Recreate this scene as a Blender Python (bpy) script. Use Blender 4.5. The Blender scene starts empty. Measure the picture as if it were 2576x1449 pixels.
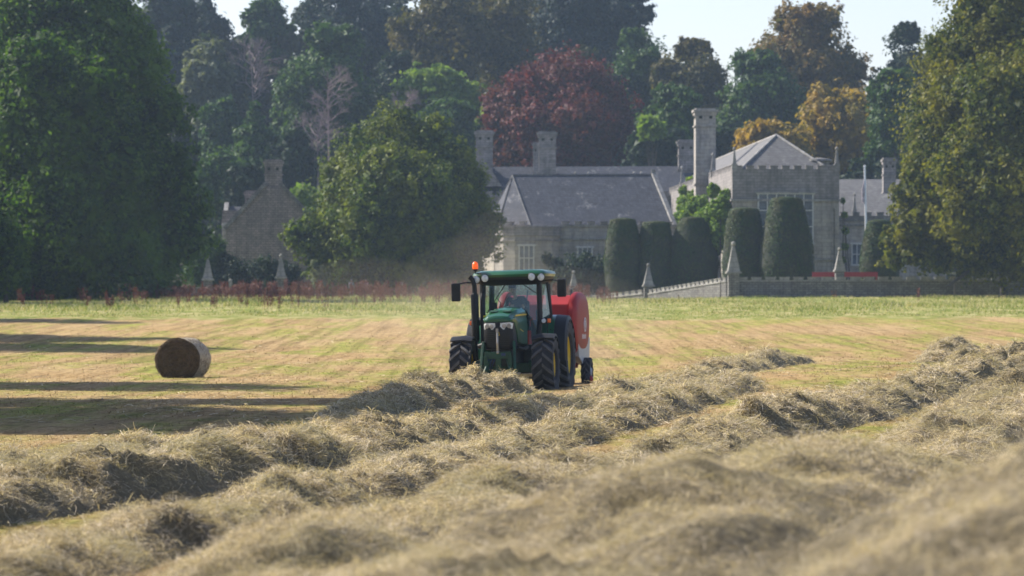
import bpy, math, random
import numpy as np
from mathutils import Vector, Matrix
PI = math.pi
R = math.radians
C = bpy.context.scene.collection
F = 10018.0; HC = 1.8; CX = 1288.0; HY = 790.0       # measured focal length / eye height / horizon of the photograph

def px2w(px, py, Y):
    return Vector(((px - CX) / F * Y, Y, HC + (HY - py) / F * Y))

# ------------------------------------------------------------------ noise and terrain
_rs = np.random.RandomState(7)
_T = _rs.rand(256, 256)
def vnoise(x, y):
    x = np.asarray(x, float); y = np.asarray(y, float)
    xi = np.floor(x).astype(int); yi = np.floor(y).astype(int)
    fx = x - xi; fy = y - yi
    fx = fx * fx * (3 - 2 * fx); fy = fy * fy * (3 - 2 * fy)
    a = _T[xi & 255, yi & 255]; b = _T[(xi + 1) & 255, yi & 255]
    c = _T[xi & 255, (yi + 1) & 255]; d = _T[(xi + 1) & 255, (yi + 1) & 255]
    return (a * (1 - fx) + b * fx) * (1 - fy) + (c * (1 - fx) + d * fx) * fy
def fbm(x, y, o=4):
    s = 0; a = .5
    for k in range(o):
        s = s + a * (vnoise(x * 2 ** k + 17.3 * k, y * 2 ** k + 9.1 * k) - .5); a *= .5
    return s * 2
def sstep(a, b, v):
    t = np.clip((np.asarray(v, float) - a) / (b - a), 0, 1)
    return t * t * (3 - 2 * t)
_PY = [-200, 0, 27, 60, 100, 120, 160, 230, 300, 370, 400, 450, 490, 560, 660, 760, 1400]
_PZ = [0, 0, 0, 0, -.06, -.12, .35, 1.57, 2.55, 3.3, 3.6, 4.1, 6, 14, 29, 33, 30]
def gz(x, y):
    x = np.asarray(x, float); y = np.asarray(y, float)
    z = 0
    for dy in (-6, -2, 2, 6):                       # smoothed profile
        z = z + np.interp(y + dy, _PY, _PZ) * .25
    mound = (1 - sstep(14, 42, y)) * np.clip(.52 + .15 * x, 0, 1.6)
    z = z + mound
    z = z + .045 * np.clip(x - .5, 0, 14) * sstep(25, 60, y) * (1 - sstep(105, 150, y))
    z = z - .32 * np.exp(-((x - 11) / 7.0) ** 2) * sstep(315, 372, y)
    hill = sstep(480, 620, y)
    z = z - hill * 9 * sstep(22, 42, x) * (1 - sstep(60, 90, x))
    z = z + fbm(x * .12, y * .07, 3) * .10 * sstep(40, 90, y)
    return z
def g1(x, y): return float(gz(x, y))

# ------------------------------------------------------------------ materials
MATS = {}
def _nt(name):
    m = bpy.data.materials.new(name); m.use_nodes = True
    nt = m.node_tree; b = nt.nodes['Principled BSDF']
    MATS[name] = m
    return m, nt, b
def N(nt, t, **kw):
    n = nt.nodes.new(t)
    for k, v in kw.items():
        if k in n.inputs.keys(): n.inputs[k].default_value = v
        else: setattr(n, k, v)
    return n
def ramp(nt, fac, cols):
    r = nt.nodes.new('ShaderNodeValToRGB'); e = r.color_ramp.elements
    while len(e) < len(cols): e.new(.5)
    for i, (p, c) in enumerate(cols):
        e[i].position = p; e[i].color = (*c, 1)
    nt.links.new(fac, r.inputs[0]); return r.outputs[0]
def mixc(nt, fac, a, b, mode='MIX'):
    n = nt.nodes.new('ShaderNodeMix'); n.data_type = 'RGBA'; n.blend_type = mode
    if isinstance(fac, float): n.inputs[0].default_value = fac
    else: nt.links.new(fac, n.inputs[0])
    for i, v in ((6, a), (7, b)):
        if isinstance(v, tuple): n.inputs[i].default_value = (*v, 1)
        else: nt.links.new(v, n.inputs[i])
    return n.outputs[2]
def coords(nt, scale=(1, 1, 1), rot=(0, 0, 0)):
    tc = nt.nodes.new('ShaderNodeTexCoord'); mp = nt.nodes.new('ShaderNodeMapping')
    mp.inputs['Scale'].default_value = scale; mp.inputs['Rotation'].default_value = rot
    nt.links.new(tc.outputs['Object'], mp.inputs[0]); return mp.outputs[0]
def noise(nt, vec, scale, detail=4, rough=.6):
    n = N(nt, 'ShaderNodeTexNoise', Scale=scale, Detail=detail, Roughness=rough)
    nt.links.new(vec, n.inputs['Vector']); return n.outputs['Fac']
def bump(nt, b, h, strength=.4, dist=.02):
    n = N(nt, 'ShaderNodeBump', Strength=strength, Distance=dist)
    nt.links.new(h, n.inputs['Height']); nt.links.new(n.outputs[0], b.inputs['Normal'])

def plain(name, col, rough=.5, metal=0, spec=.5, var=.25, sc=6, coat=0, emit=None):
    m, nt, b = _nt(name)
    v = coords(nt)
    f = noise(nt, v, sc, 5, .65)
    dark = tuple(c * (1 - var) for c in col); lite = tuple(min(1, c * (1 + var) + .004) for c in col)
    nt.links.new(ramp(nt, f, [(.3, dark), (.7, lite)]), b.inputs['Base Color'])
    rr = N(nt, 'ShaderNodeMapRange'); rr.inputs['To Min'].default_value = max(.03, rough - .1); rr.inputs['To Max'].default_value = min(1, rough + .15)
    nt.links.new(f, rr.inputs['Value']); nt.links.new(rr.outputs[0], b.inputs['Roughness'])
    b.inputs['Metallic'].default_value = metal
    b.inputs['Specular IOR Level'].default_value = spec
    b.inputs['Coat Weight'].default_value = coat
    if emit: 
        b.inputs['Emission Color'].default_value = (*emit[0], 1); b.inputs['Emission Strength'].default_value = emit[1]
    return m

def leaf(name, cols, trans=.3, patch=None, psc=.25, tmul=(1.5, 1.5, .6)):
    """leaf faces: each one its own tint, with larger patches of a second tint"""
    m, nt, b = _nt(name)
    if tmul[0] == 1.5: cols = [tuple(v * .82 for v in c) for c in cols]
    g = nt.nodes.new('ShaderNodeNewGeometry')
    col = ramp(nt, g.outputs['Random Per Island'], [(i / (len(cols) - 1), c) for i, c in enumerate(cols)])
    if patch:
        f = noise(nt, coords(nt), psc, 3, .6)
        fr = ramp(nt, f, [(.45, (0, 0, 0)), (.62, (1, 1, 1))])
        col = mixc(nt, fr, col, mixc(nt, .6, col, patch))
    nt.links.new(col, b.inputs['Base Color'])
    b.inputs['Roughness'].default_value = .6; b.inputs['Specular IOR Level'].default_value = .16
    tr = nt.nodes.new('ShaderNodeBsdfTranslucent'); mx = nt.nodes.new('ShaderNodeMixShader')
    tc = mixc(nt, 1.0, col, tmul, 'MULTIPLY')
    nt.links.new(tc, tr.inputs['Color']); mx.inputs[0].default_value = trans
    nt.links.new(b.outputs[0], mx.inputs[1]); nt.links.new(tr.outputs[0], mx.inputs[2])
    nt.links.new(mx.outputs[0], nt.nodes['Material Output'].inputs['Surface'])
    return m

def masonry(name, c1, c2, mortar, bw=.7, bh=.3, stain=(.06, .06, .055), lichen=None):
    m, nt, b = _nt(name)
    tc = nt.nodes.new('ShaderNodeTexCoord'); sp = nt.nodes.new('ShaderNodeSeparateXYZ'); cb = nt.nodes.new('ShaderNodeCombineXYZ')
    ad = N(nt, 'ShaderNodeMath', operation='ADD')
    nt.links.new(tc.outputs['Object'], sp.inputs[0])
    nt.links.new(sp.outputs[0], ad.inputs[0]); nt.links.new(sp.outputs[1], ad.inputs[1])
    nt.links.new(ad.outputs[0], cb.inputs[0]); nt.links.new(sp.outputs[2], cb.inputs[1])
    br = N(nt, 'ShaderNodeTexBrick', Scale=1.0)
    br.inputs['Color1'].default_value = (*c1, 1); br.inputs['Color2'].default_value = (*c2, 1); br.inputs['Mortar'].default_value = (*mortar, 1)
    br.inputs['Mortar Size'].default_value = .02; br.inputs['Brick Width'].default_value = bw; br.inputs['Row Height'].default_value = bh
    nt.links.new(cb.outputs[0], br.inputs['Vector'])
    f = noise(nt, tc.outputs['Object'], .55, 6, .7); f2 = noise(nt, tc.outputs['Object'], 3, 5, .7)
    col = mixc(nt, ramp(nt, f, [(.45, (0, 0, 0)), (.75, (.7, .7, .7))]), br.outputs['Color'], stain)
    col = mixc(nt, .5, col, ramp(nt, f2, [(.3, (.35, .33, .33)), (.7, (1, 1, 1))]), 'MULTIPLY')
    f4 = noise(nt, coords(nt, (1.1, 1.1, .12)), 1.6, 5, .7)
    col = mixc(nt, .55, col, ramp(nt, f4, [(.36, (.42, .41, .43)), (.56, (1, 1, 1))]), 'MULTIPLY')
    if lichen:
        f3 = noise(nt, tc.outputs['Object'], .8, 8, .8)
        col = mixc(nt, ramp(nt, f3, [(.57, (0, 0, 0)), (.66, (.6, .6, .6))]), col, lichen)
    nt.links.new(col, b.inputs['Base Color']); b.inputs['Roughness'].default_value = .85
    bump(nt, b, br.outputs['Fac'], -.3, .02)
    return m

M_gran = masonry('granite', (.38, .35, .33), (.27, .25, .24), (.17, .16, .15))
M_gran2 = masonry('pale_granite', (.50, .45, .37), (.38, .36, .33), (.26, .25, .23), 1.0, .4, stain=(.2, .18, .16))
M_wall = masonry('garden_wall_stone', (.27, .26, .24), (.17, .165, .16), (.07, .07, .065), .5, .22, lichen=(.3, .3, .26))
M_coping = masonry('coping_stone', (.42, .41, .38), (.34, .33, .31), (.2, .2, .19), .9, .5, stain=(.16, .16, .14))
M_cott = masonry('cottage_stone', (.36, .30, .27), (.25, .21, .20), (.11, .1, .1), .5, .25)
M_slate = masonry('slate', (.085, .095, .125), (.05, .057, .08), (.03, .03, .04), .35, .22, stain=(.045, .05, .065), lichen=(.34, .34, .33))
M_slate2 = masonry('slate_pale', (.17, .17, .17), (.12, .12, .125), (.07, .07, .07), .35, .25, stain=(.15, .15, .14), lichen=(.32, .31, .28))
M_glass = plain('window_glass', (.10, .13, .17), .15, var=.4, sc=2)
M_frame = plain('window_stone_frame', (.52, .52, .5), .7)
M_white = plain('white_paint', (.75, .78, .8), .4, var=.08)
M_bark = plain('bark', (.06, .05, .04), .9, var=.5, sc=8)
M_twig = plain('bare_twig', (.24, .18, .18), .9, var=.3)
M_redp = plain('red_barrier', (.36, .015, .02), .5, var=.15)
M_darkred = plain('dark_red_gate_paint', (.12, .025, .025), .6)
M_wood = plain('weathered_wood', (.07, .06, .05), .9)

def field_colour(nt, fine):
    """straw and regrown green in long patches along the mowing direction; returns a colour"""
    n1 = noise(nt, coords(nt, (.40, .055, .3), (0, 0, R(10))), 1.0, 5, .62)
    n2 = noise(nt, coords(nt, (.9, .30, 1)), 1.3, 6, .7)
    n4 = noise(nt, coords(nt, (.25, .10, 1)), 1.0, 3, .6)
    straw = ramp(nt, fine, [(.25, (.20, .125, .05)), (.5, (.42, .28, .12)), (.75, (.60, .45, .25))])
    straw = mixc(nt, ramp(nt, n4, [(.40, (0, 0, 0)), (.6, (.75, .75, .75))]), straw, mixc(nt, .65, straw, (.52, .38, .19)))
    green = ramp(nt, fine, [(.3, (.17, .19, .025)), (.7, (.42, .43, .085))])
    k = ramp(nt, n1, [(.45, (0, 0, 0)), (.58, (1, 1, 1))])
    k2 = ramp(nt, n2, [(.36, (.12, .12, .12)), (.58, (1, 1, 1))])
    col = mixc(nt, mixc(nt, 1.0, k, k2, 'MULTIPLY'), straw, green)
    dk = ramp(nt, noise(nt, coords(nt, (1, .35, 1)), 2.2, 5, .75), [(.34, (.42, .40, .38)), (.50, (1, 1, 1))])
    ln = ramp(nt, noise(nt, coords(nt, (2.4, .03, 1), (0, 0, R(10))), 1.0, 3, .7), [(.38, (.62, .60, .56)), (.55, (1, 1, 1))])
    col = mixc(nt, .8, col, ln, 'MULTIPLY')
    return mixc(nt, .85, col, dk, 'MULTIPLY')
def ground_material():
    m, nt, b = _nt('field_ground')
    v = coords(nt); sep = nt.nodes.new('ShaderNodeSeparateXYZ'); nt.links.new(v, sep.inputs[0])
    rowv = coords(nt, (.42, .07, .3), (0, 0, R(10)))
    n1 = noise(nt, rowv, 1.0, 5, .6)
    n2 = noise(nt, coords(nt, (1, .5, 1)), 1.6, 6, .7)
    n3 = noise(nt, v, 9, 5, .7)
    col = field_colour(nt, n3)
    # unmown strip beyond y = 225
    ny = N(nt, 'ShaderNodeMath', operation='MULTIPLY_ADD'); ny.inputs[1].default_value = 34; ny.inputs[2].default_value = -17
    nt.links.new(noise(nt, coords(nt, (1, .3, 1)), .35, 3), ny.inputs[0])
    ad = N(nt, 'ShaderNodeMath', operation='ADD'); nt.links.new(sep.outputs[1], ad.inputs[0]); nt.links.new(ny.outputs[0], ad.inputs[1])
    def band(y0, y1):
        mr = N(nt, 'ShaderNodeMapRange'); mr.inputs['From Min'].default_value = y0; mr.inputs['From Max'].default_value = y1
        nt.links.new(ad.outputs[0], mr.inputs['Value']); return mr.outputs[0]
    rough = ramp(nt, noise(nt, coords(nt, (1, .3, 1)), .8, 5, .7), [(.3, (.09, .13, .015)), (.48, (.22, .24, .05)), (.62, (.42, .36, .17))])
    col = mixc(nt, band(224, 229), col, rough)
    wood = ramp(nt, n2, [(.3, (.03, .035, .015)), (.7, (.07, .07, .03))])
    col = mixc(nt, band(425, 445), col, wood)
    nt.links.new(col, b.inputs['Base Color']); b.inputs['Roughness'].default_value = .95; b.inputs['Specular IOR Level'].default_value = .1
    h = noise(nt, v, 5, 8, .75)
    bump(nt, b, h, .9, .12)
    return m
M_ground = ground_material()

def straw_mat(name, cols, trans=.15, psc=1.3, patch=None):
    m = leaf(name, cols, trans, patch, psc, (1.28, 1.22, .78)); return m
M_hay = straw_mat('hay', [(.12, .095, .055), (.29, .235, .145), (.48, .40, .27), (.67, .57, .42), (.86, .76, .60)], .34, 1.0, (.36, .33, .20))
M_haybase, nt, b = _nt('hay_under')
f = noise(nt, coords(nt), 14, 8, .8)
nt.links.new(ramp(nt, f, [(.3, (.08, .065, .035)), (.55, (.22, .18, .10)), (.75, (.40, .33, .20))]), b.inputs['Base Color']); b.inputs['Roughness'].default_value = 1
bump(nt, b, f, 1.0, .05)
M_stub, nt, b = _nt('stubble')
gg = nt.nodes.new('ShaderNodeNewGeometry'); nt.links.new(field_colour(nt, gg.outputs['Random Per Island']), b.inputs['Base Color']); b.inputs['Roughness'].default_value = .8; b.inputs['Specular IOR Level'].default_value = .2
M_rough = straw_mat('rough_grass', [(.07, .11, .015), (.16, .21, .03), (.33, .32, .10), (.50, .43, .24), (.64, .54, .36)], .3, .12, (.15, .25, .025))
M_dock = straw_mat('dock_seed', [(.055, .018, .012), (.11, .032, .02), (.19, .06, .035)], .15)

# ------------------------------------------------------------------ mesh helpers
class MB:
    def __init__(s): s.v = []; s.f = []
    def add(s, vs, fs, M=None):
        o = len(s.v)
        for p in vs:
            p = Vector(p)
            s.v.append(tuple(M @ p if M is not None else p))
        s.f += [tuple(o + i for i in f) for f in fs]; return s
    def box(s, c, d, rz=0, rx=0, ry=0, taper=1.0):
        x, y, z = d[0] / 2, d[1] / 2, d[2] / 2; t = taper
        vs = [(-x, -y, -z), (x, -y, -z), (x, y, -z), (-x, y, -z), (-x * t, -y * t, z), (x * t, -y * t, z), (x * t, y * t, z), (-x * t, y * t, z)]
        M = Matrix.Translation(c) @ Matrix.Rotation(rz, 4, 'Z') @ Matrix.Rotation(ry, 4, 'Y') @ Matrix.Rotation(rx, 4, 'X')
        return s.add(vs, [(0, 3, 2, 1), (4, 5, 6, 7), (0, 1, 5, 4), (1, 2, 6, 5), (2, 3, 7, 6), (3, 0, 4, 7)], M)
    def bar(s, p0, p1, w, h=None, up=(0, 0, 1)):
        p0 = Vector(p0); p1 = Vector(p1); h = h or w
        d = (p1 - p0).normalized(); u = Vector(up)
        if abs(d.dot(u)) > .95: u = Vector((0, 1, 0))
        a = d.cross(u).normalized() * w / 2; c = a.cross(d).normalized() * h / 2
        vs = [p0 - a - c, p0 + a - c, p0 + a + c, p0 - a + c, p1 - a - c, p1 + a - c, p1 + a + c, p1 - a + c]
        return s.add(vs, [(0, 3, 2, 1), (4, 5, 6, 7), (0, 1, 5, 4), (1, 2, 6, 5), (2, 3, 7, 6), (3, 0, 4, 7)])
    def tube(s, pts, rad, n=8, cap=True):
        pts = [Vector(p) for p in pts]
        if not hasattr(rad, '__len__'): rad = [rad] * len(pts)
        rings = []; a = None
        for i, p in enumerate(pts):
            d = (pts[min(i + 1, len(pts) - 1)] - pts[max(i - 1, 0)]).normalized()
            if a is None:
                u = Vector((0, 0, 1)) if abs(d.z) < .9 else Vector((1, 0, 0))
                a = d.cross(u).normalized()
            else: a = (a - d * a.dot(d)).normalized()
            c = d.cross(a)
            rings.append([p + (a * math.cos(2 * PI * k / n) + c * math.sin(2 * PI * k / n)) * rad[i] for k in range(n)])
        return s.loft(rings, cap)
    def loft(s, rings, cap=True, closed=True):
        n = len(rings[0]); vs = [p for r in rings for p in r]; fs = []
        for i in range(len(rings) - 1):
            for k in range(n if closed else n - 1):
                k2 = (k + 1) % n
                fs.append((i * n + k, i * n + k2, (i + 1) * n + k2, (i + 1) * n + k))
        if cap:
            fs.append(tuple(reversed(range(n)))); fs.append(tuple((len(rings) - 1) * n + k for k in range(n)))
        return s.add(vs, fs)
    def lathe(s, prof, c=(0, 0, 0), axis='Z', n=24, cap=True, sq=0):
        rings = []
        for (r, h) in prof:
            ring = []
            for k in range(n):
                a = 2 * PI * k / n + sq
                if axis == 'Z': p = (c[0] + r * math.cos(a), c[1] + r * math.sin(a), c[2] + h)
                elif axis == 'X': p = (c[0] + h, c[1] + r * math.cos(a), c[2] + r * math.sin(a))
                else: p = (c[0] + r * math.sin(a), c[1] + h, c[2] + r * math.cos(a))
                ring.append(p)
            rings.append(ring)
        return s.loft(rings, cap)
    def prism(s, poly, z0, z1):
        n = len(poly)
        return s.loft([[(x, y, z0) for x, y in poly], [(x, y, z1) for x, y in poly]])
    def extx(s, poly, x0, x1):          # (y,z) outline extruded along x
        return s.loft([[(x0, y, z) for y, z in poly], [(x1, y, z) for y, z in poly]])
    def build(s, name, mat, parent=None, smooth=None, bevel=0, fixn=True):
        me = bpy.data.meshes.new(name); me.from_pydata(s.v, [], s.f); me.materials.append(mat)
        if fixn:
            import bmesh
            bm = bmesh.new(); bm.from_mesh(me); bmesh.ops.recalc_face_normals(bm, faces=bm.faces); bm.to_mesh(me); bm.free()
        if smooth is not None:
            me.polygons.foreach_set('use_smooth', [True] * len(me.polygons)); me.set_sharp_from_angle(angle=R(smooth))
        o = bpy.data.objects.new(name, me); C.objects.link(o)
        if parent is not None: o.parent = parent
        if bevel:
            b = o.modifiers.new('b', 'BEVEL'); b.width = bevel; b.segments = 2; b.limit_method = 'ANGLE'
        return o

def np_mesh(name, V, faces_n, n_per, mat, parent=None, loc=None):
    """V (n,3) float, consecutive n_per-sided faces given as an index array"""
    me = bpy.data.meshes.new(name)
    nf = len(faces_n)
    me.vertices.add(len(V)); me.vertices.foreach_set('co', np.ascontiguousarray(V, np.float32).ravel())
    me.loops.add(nf * n_per); me.loops.foreach_set('vertex_index', np.ascontiguousarray(faces_n, np.int32).ravel())
    me.polygons.add(nf); me.polygons.foreach_set('loop_start', np.arange(0, nf * n_per, n_per, dtype=np.int32))
    me.update(calc_edges=True); me.materials.append(mat)
    o = bpy.data.objects.new(name, me); C.objects.link(o)
    if parent is not None: o.parent = parent
    if loc is not None: o.location = loc
    return o

def tag(o, label=None, cat=None, group=None, kind=None):
    if label: o['label'] = label
    if cat: o['category'] = cat
    if group: o['group'] = group
    if kind: o['kind'] = kind
    return o
def thing(name, label, cat, loc=(0, 0, 0), rz=0, group=None):
    o = bpy.data.objects.new(name, None); C.objects.link(o); o.location = loc; o.rotation_euler = (0, 0, rz); o.empty_display_size = .3
    return tag(o, label, cat, group)

# ------------------------------------------------------------------ ground sheet
ys = np.concatenate([np.linspace(-120, 4, 16)[:-1], np.linspace(4, 130, 253)[:-1], np.linspace(130, 480, 176)[:-1], np.linspace(480, 1150, 70)])
xs = np.concatenate([-np.geomspace(620, 26, 24)[:-1], np.linspace(-26, 26, 131)[:-1], np.geomspace(26, 620, 24)])
GX, GY = np.meshgrid(xs, ys); GZ = gz(GX, GY) + fbm(GX * .9, GY * .9, 3) * .03 * (GY < 230)
nx, ny = len(xs), len(ys)
V = np.stack([GX, GY, GZ], -1).reshape(-1, 3)
i = (np.arange(ny - 1)[:, None] * nx + np.arange(nx - 1)[None]).ravel()
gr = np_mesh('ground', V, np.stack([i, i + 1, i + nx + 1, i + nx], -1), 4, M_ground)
gr.data.polygons.foreach_set('use_smooth', [True] * len(gr.data.polygons)); gr['kind'] = 'structure'

# ------------------------------------------------------------------ blades / strands (real little ribbons)
def strands(rs, P, D, L, W, lift, bend, nseg=3):
    """P base points, D unit directions, L lengths, W widths, lift = up tilt, bend = droop"""
    n = len(P)
    side = np.cross(D, np.array([0, 0, 1.0])); side /= np.linalg.norm(side, axis=1, keepdims=True) + 1e-6
    tw = rs.uniform(-1, 1, (n, 1)); side = side + np.array([0, 0, 1.0]) * tw * .8
    side /= np.linalg.norm(side, axis=1, keepdims=True)
    wob = rs.normal(0, 1, (n, 3)); wob[:, 2] *= .3
    ts = np.linspace(0, 1, nseg + 1); rows = []
    for t in ts:
        c = P + D * (L * t)[:, None] + np.array([0, 0, 1.0]) * (lift * t - bend * t * t)[:, None] + wob * (L * .22 * math.sin(t * PI))[:, None]
        w = (W * (1 - .55 * t))[:, None] * side
        rows.append(c - w); rows.append(c + w)
    V = np.stack(rows, 1).reshape(-1, 3)
    k = 2 * (nseg + 1); base = np.arange(n)[:, None] * k
    f = np.concatenate([base + np.array([[2 * q, 2 * q + 1, 2 * q + 3, 2 * q + 2]]) for q in range(nseg)], 1).reshape(-1, 4)
    return V, f

def polyline(pts, s_step=.14):
    pts = np.array(pts, float); d = np.linalg.norm(np.diff(pts, axis=0), axis=1); s = np.concatenate([[0], np.cumsum(d)])
    S = np.arange(0, s[-1], s_step)
    x = np.interp(S, s, pts[:, 0]); y = np.interp(S, s, pts[:, 1])
    k = 25; ker = np.ones(k) / k                       # soften corners
    xp = np.convolve(np.pad(x, k // 2, 'edge'), ker, 'valid'); yp = np.convolve(np.pad(y, k // 2, 'edge'), ker, 'valid')
    return S, xp, yp

def windrow(pts, halfw, H, label, seed, dens, wbase, lbase, fade=(1.5, 1.5)):
    rs = np.random.RandomState(seed)
    S, x, y = polyline(pts); tx = np.gradient(x); ty = np.gradient(y); l = np.hypot(tx, ty); nxn, nyn = -ty / l, tx / l
    smax = S[-1]
    H0 = H
    def hfun(s, t):
        H = H0 if not isinstance(H0, tuple) else np.interp(s, np.array([0, .45, 1]) * smax if len(H0) == 3 else np.linspace(0, smax, len(H0)), H0)
        e = np.clip(s / fade[0], 0, 1) * np.clip((smax - s) / fade[1], 0, 1)
        e = np.sqrt(e)
        big = fbm(s * .42 + seed * 3, t * .8 + seed, 3)
        lump = vnoise((s + .9 * t * halfw) * .95 + 5 * seed, t * 1.5 + 3) ; lump = lump * lump
        lump2 = 1.6 * (1 - np.abs(2 * vnoise((s + .8 * t * halfw) * 2.3 + 9, t * 2.6 + seed) - 1)) ** 1.5 - .3
        prof = np.clip(1 - np.abs(t + .25 * fbm(s * .5, s * 0 + seed, 2)) ** 2.0, 0, 1) ** .8
        h = H * prof * np.clip(.46 + .60 * big + .72 * lump + .24 * lump2, .12, 1.4)
        h = h + prof ** .5 * (fbm(s * 6, t * halfw * 6, 3) * .08)
        return np.maximum(h, -.05) * e - (1 - prof) * .03 - (1 - e) * .05
    def pos(s, t):
        X = np.interp(s, S, x) + np.interp(s, S, nxn) * t * halfw * (1 + .35 * fbm(s * .4 + seed, s * 0, 3))
        Y = np.interp(s, S, y) + np.interp(s, S, nyn) * t * halfw
        return X, Y, gz(X, Y) + hfun(s, t)
    tt = np.linspace(-1.15, 1.15, 27)
    SS, TT = np.meshgrid(np.arange(0, smax, .12), tt, indexing='ij')
    X, Y, Z = pos(SS, TT); n1, n2 = X.shape
    V = np.stack([X, Y, Z], -1).reshape(-1, 3)
    org = np.array([x[len(x) // 2], y[len(x) // 2], g1(x[len(x) // 2], y[len(x) // 2])])
    ii = (np.arange(n1 - 1)[:, None] * n2 + np.arange(n2 - 1)[None]).ravel()
    root = thing('hay_windrow', label, 'hay windrow', tuple(org), group='windrows of cut hay lying across the field')
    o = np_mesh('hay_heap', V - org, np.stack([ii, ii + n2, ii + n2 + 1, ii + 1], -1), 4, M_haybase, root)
    o.data.polygons.foreach_set('use_smooth', [True] * len(o.data.polygons))
    # loose stalks: density falls with distance, size grows a little
    dens = int(dens * 1.7); cand_s = rs.rand(int(dens * 3)) * smax; cy = np.interp(cand_s, S, y)
    p = np.clip(30.0 / np.maximum(cy, 8), .10, 1.2) ** 1.3; p /= p.max()
    keep = rs.rand(len(cand_s)) < p; s = cand_s[keep][:dens]; t = np.clip(rs.normal(0, .50, len(s)), -1.25, 1.25)
    X, Y, Z = pos(s, t)
    Zx = (pos(s + .08, t)[2] - Z) / .08
    # direction field: wandering locks of hay
    th = 2 * PI * vnoise(X * 1.7 + 40, Y * 1.1 + 12) * 1.3 + rs.normal(0, .75, len(s))
    D = np.stack([np.cos(th), np.sin(th), rs.normal(.05, .35, len(s))], -1); D /= np.linalg.norm(D, axis=1, keepdims=True)
    k = np.clip(Y / 40.0, .45, 2.2)
    L = lbase * rs.uniform(.5, 1.5, len(s)) * k ** .5
    W = wbase * .95 * rs.uniform(.5, 1.5, len(s)) * k
    P = np.stack([X, Y, Z + rs.uniform(-.01, .055, len(s))], -1)
    Vs, fs = strands(rs, P - org, D, L, W, rs.uniform(0, .6, len(s)) * L, rs.uniform(.2, .9, len(s)) * L)
    st = np_mesh('loose_stalks', Vs, fs, 4, M_hay, root); st['kind'] = 'stuff'
    return root

windrow([(.25, 98.0), (-1.0, 90), (-1.7, 84), (-2.3, 67), (-2.75, 58), (-3.9, 52.5), (-4.7, 47), (-5.5, 42.5), (-6.3, 37)], .62, (.46, .48, .46, .36, .10, .24, .22),
        'furthest left windrow, the one running up between the wheels of the tractor', 3, 60000, .0032, .12, (3, 1))
windrow([(9.8, 135), (8.0, 126), (5.9, 110), (3.4, 90), (1.6, 75), (.1, 63), (-1.3, 53), (-2.7, 43.5), (-3.9, 38.5), (-4.9, 34.5), (-6.5, 29)], .66, (.42, .32, .44),
        'long grey windrow starting right of the baler and reaching the left edge of the picture', 5, 90000, .003, .12, (5, 1))
windrow([(5.2, 90), (3.7, 78), (2.7, 70), (1.4, 60), (-.25, 49), (-1.4, 40), (-2.1, 34), (-2.65, 29.6), (-3.1, 25), (-3.6, 20)], .60, (.36, .30, .26),
        'lower windrow lying close against the long grey one and running to the bottom left corner', 6, 90000, .0028, .12, (3, 1))
windrow([(17.5, 112), (14.6, 103), (12.0, 92), (8.9, 78), (6.2, 66), (3.7, 55), (2.1, 46.5), (1.0, 39), (-.1, 31.5), (-1.0, 25), (-1.7, 20)], .82, (1.0, .50, .28),
        'high lumpy windrow with the dark hump at the right edge of the picture', 8, 110000, .0027, .12, (2, 1))
windrow([(17.5, 155), (16.3, 147), (14.3, 131), (13.2, 122)], .9, .62,
        'short distant windrow end standing alone behind the right hump', 11, 14000, .0035, .12, (4, 3))
windrow([(23.5, 160), (21.0, 145), (18.5, 132), (16.8, 120)], .9, .62,
        'furthest windrow, just entering at the right edge of the picture under the tree', 12, 8000, .0035, .12, (3, 3))
windrow([(7.6, 58), (5.6, 49), (3.6, 38), (2.2, 29), (1.0, 22), (-.4, 15), (-1.3, 11), (-2, 8)], 1.25, (.50, .34, .30),
        'broad blurred windrow across the right foreground, nearest but one to the camera', 14, 120000, .0024, .13, (1, 1))
windrow([(6.4, 34), (4.6, 26), (3.0, 19), (1.8, 13), (1.0, 9.0), (.6, 6.5)], 1.4, .36,
        'nearest windrow, wholly out of focus in the bottom right corner', 17, 70000, .0024, .13, (1, 1))
windrow([(-.2, 21), (-1.2, 16.5), (-1.6, 12.5), (-1.7, 8.5)], .9, .20,
        'low loose windrow blurred along the bottom left of the foreground', 19, 50000, .0024, .13, (2, 1))

def frustum_pts(rs, n, y0, y1, power=1.5, m=1.25):
    """ground points spread roughly evenly over the part of the field one can see (with a margin)"""
    u = rs.rand(n); y = (y0 ** (1 - power) + u * (y1 ** (1 - power) - y0 ** (1 - power))) ** (1 / (1 - power))
    x = rs.uniform(-1, 1, n) * y * .1286 * m
    return x, y
rs = np.random.RandomState(21)
x, y = frustum_pts(rs, 150000, 20, 228, 1.7)
cl = fbm(x * .8, y * .5, 3); keep = rs.rand(len(x)) < .55 + cl; x, y = x[keep], y[keep]
th = rs.rand(len(x)) * 2 * PI; D = np.stack([np.cos(th), np.sin(th), rs.uniform(.3, 1.4, len(x))], -1); D /= np.linalg.norm(D, axis=1, keepdims=True)
k = np.clip(y / 60, .5, 2.4)
L = rs.uniform(.03, .085, len(x)) * k ** .5
V, f = strands(rs, np.stack([x, y, gz(x, y) - .005], -1), D, L, rs.uniform(.003, .006, len(x)) * k, L * .3, L * .4, 2)
tag(np_mesh('stubble', V, f, 4, M_stub), kind='stuff')
n = 17000; x, y = frustum_pts(rs, n, 24, 200, 1.6); keep = fbm(x * .5 + 30, y * .35, 4) > .02; x, y = x[keep], y[keep]
th = rs.rand(len(x)) * 2 * PI; D = np.stack([np.cos(th), np.sin(th), rs.uniform(0, .3, len(x))], -1); k = np.clip(y / 50, .6, 2.4)
L = rs.uniform(.08, .22, len(x)) * k ** .5
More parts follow.
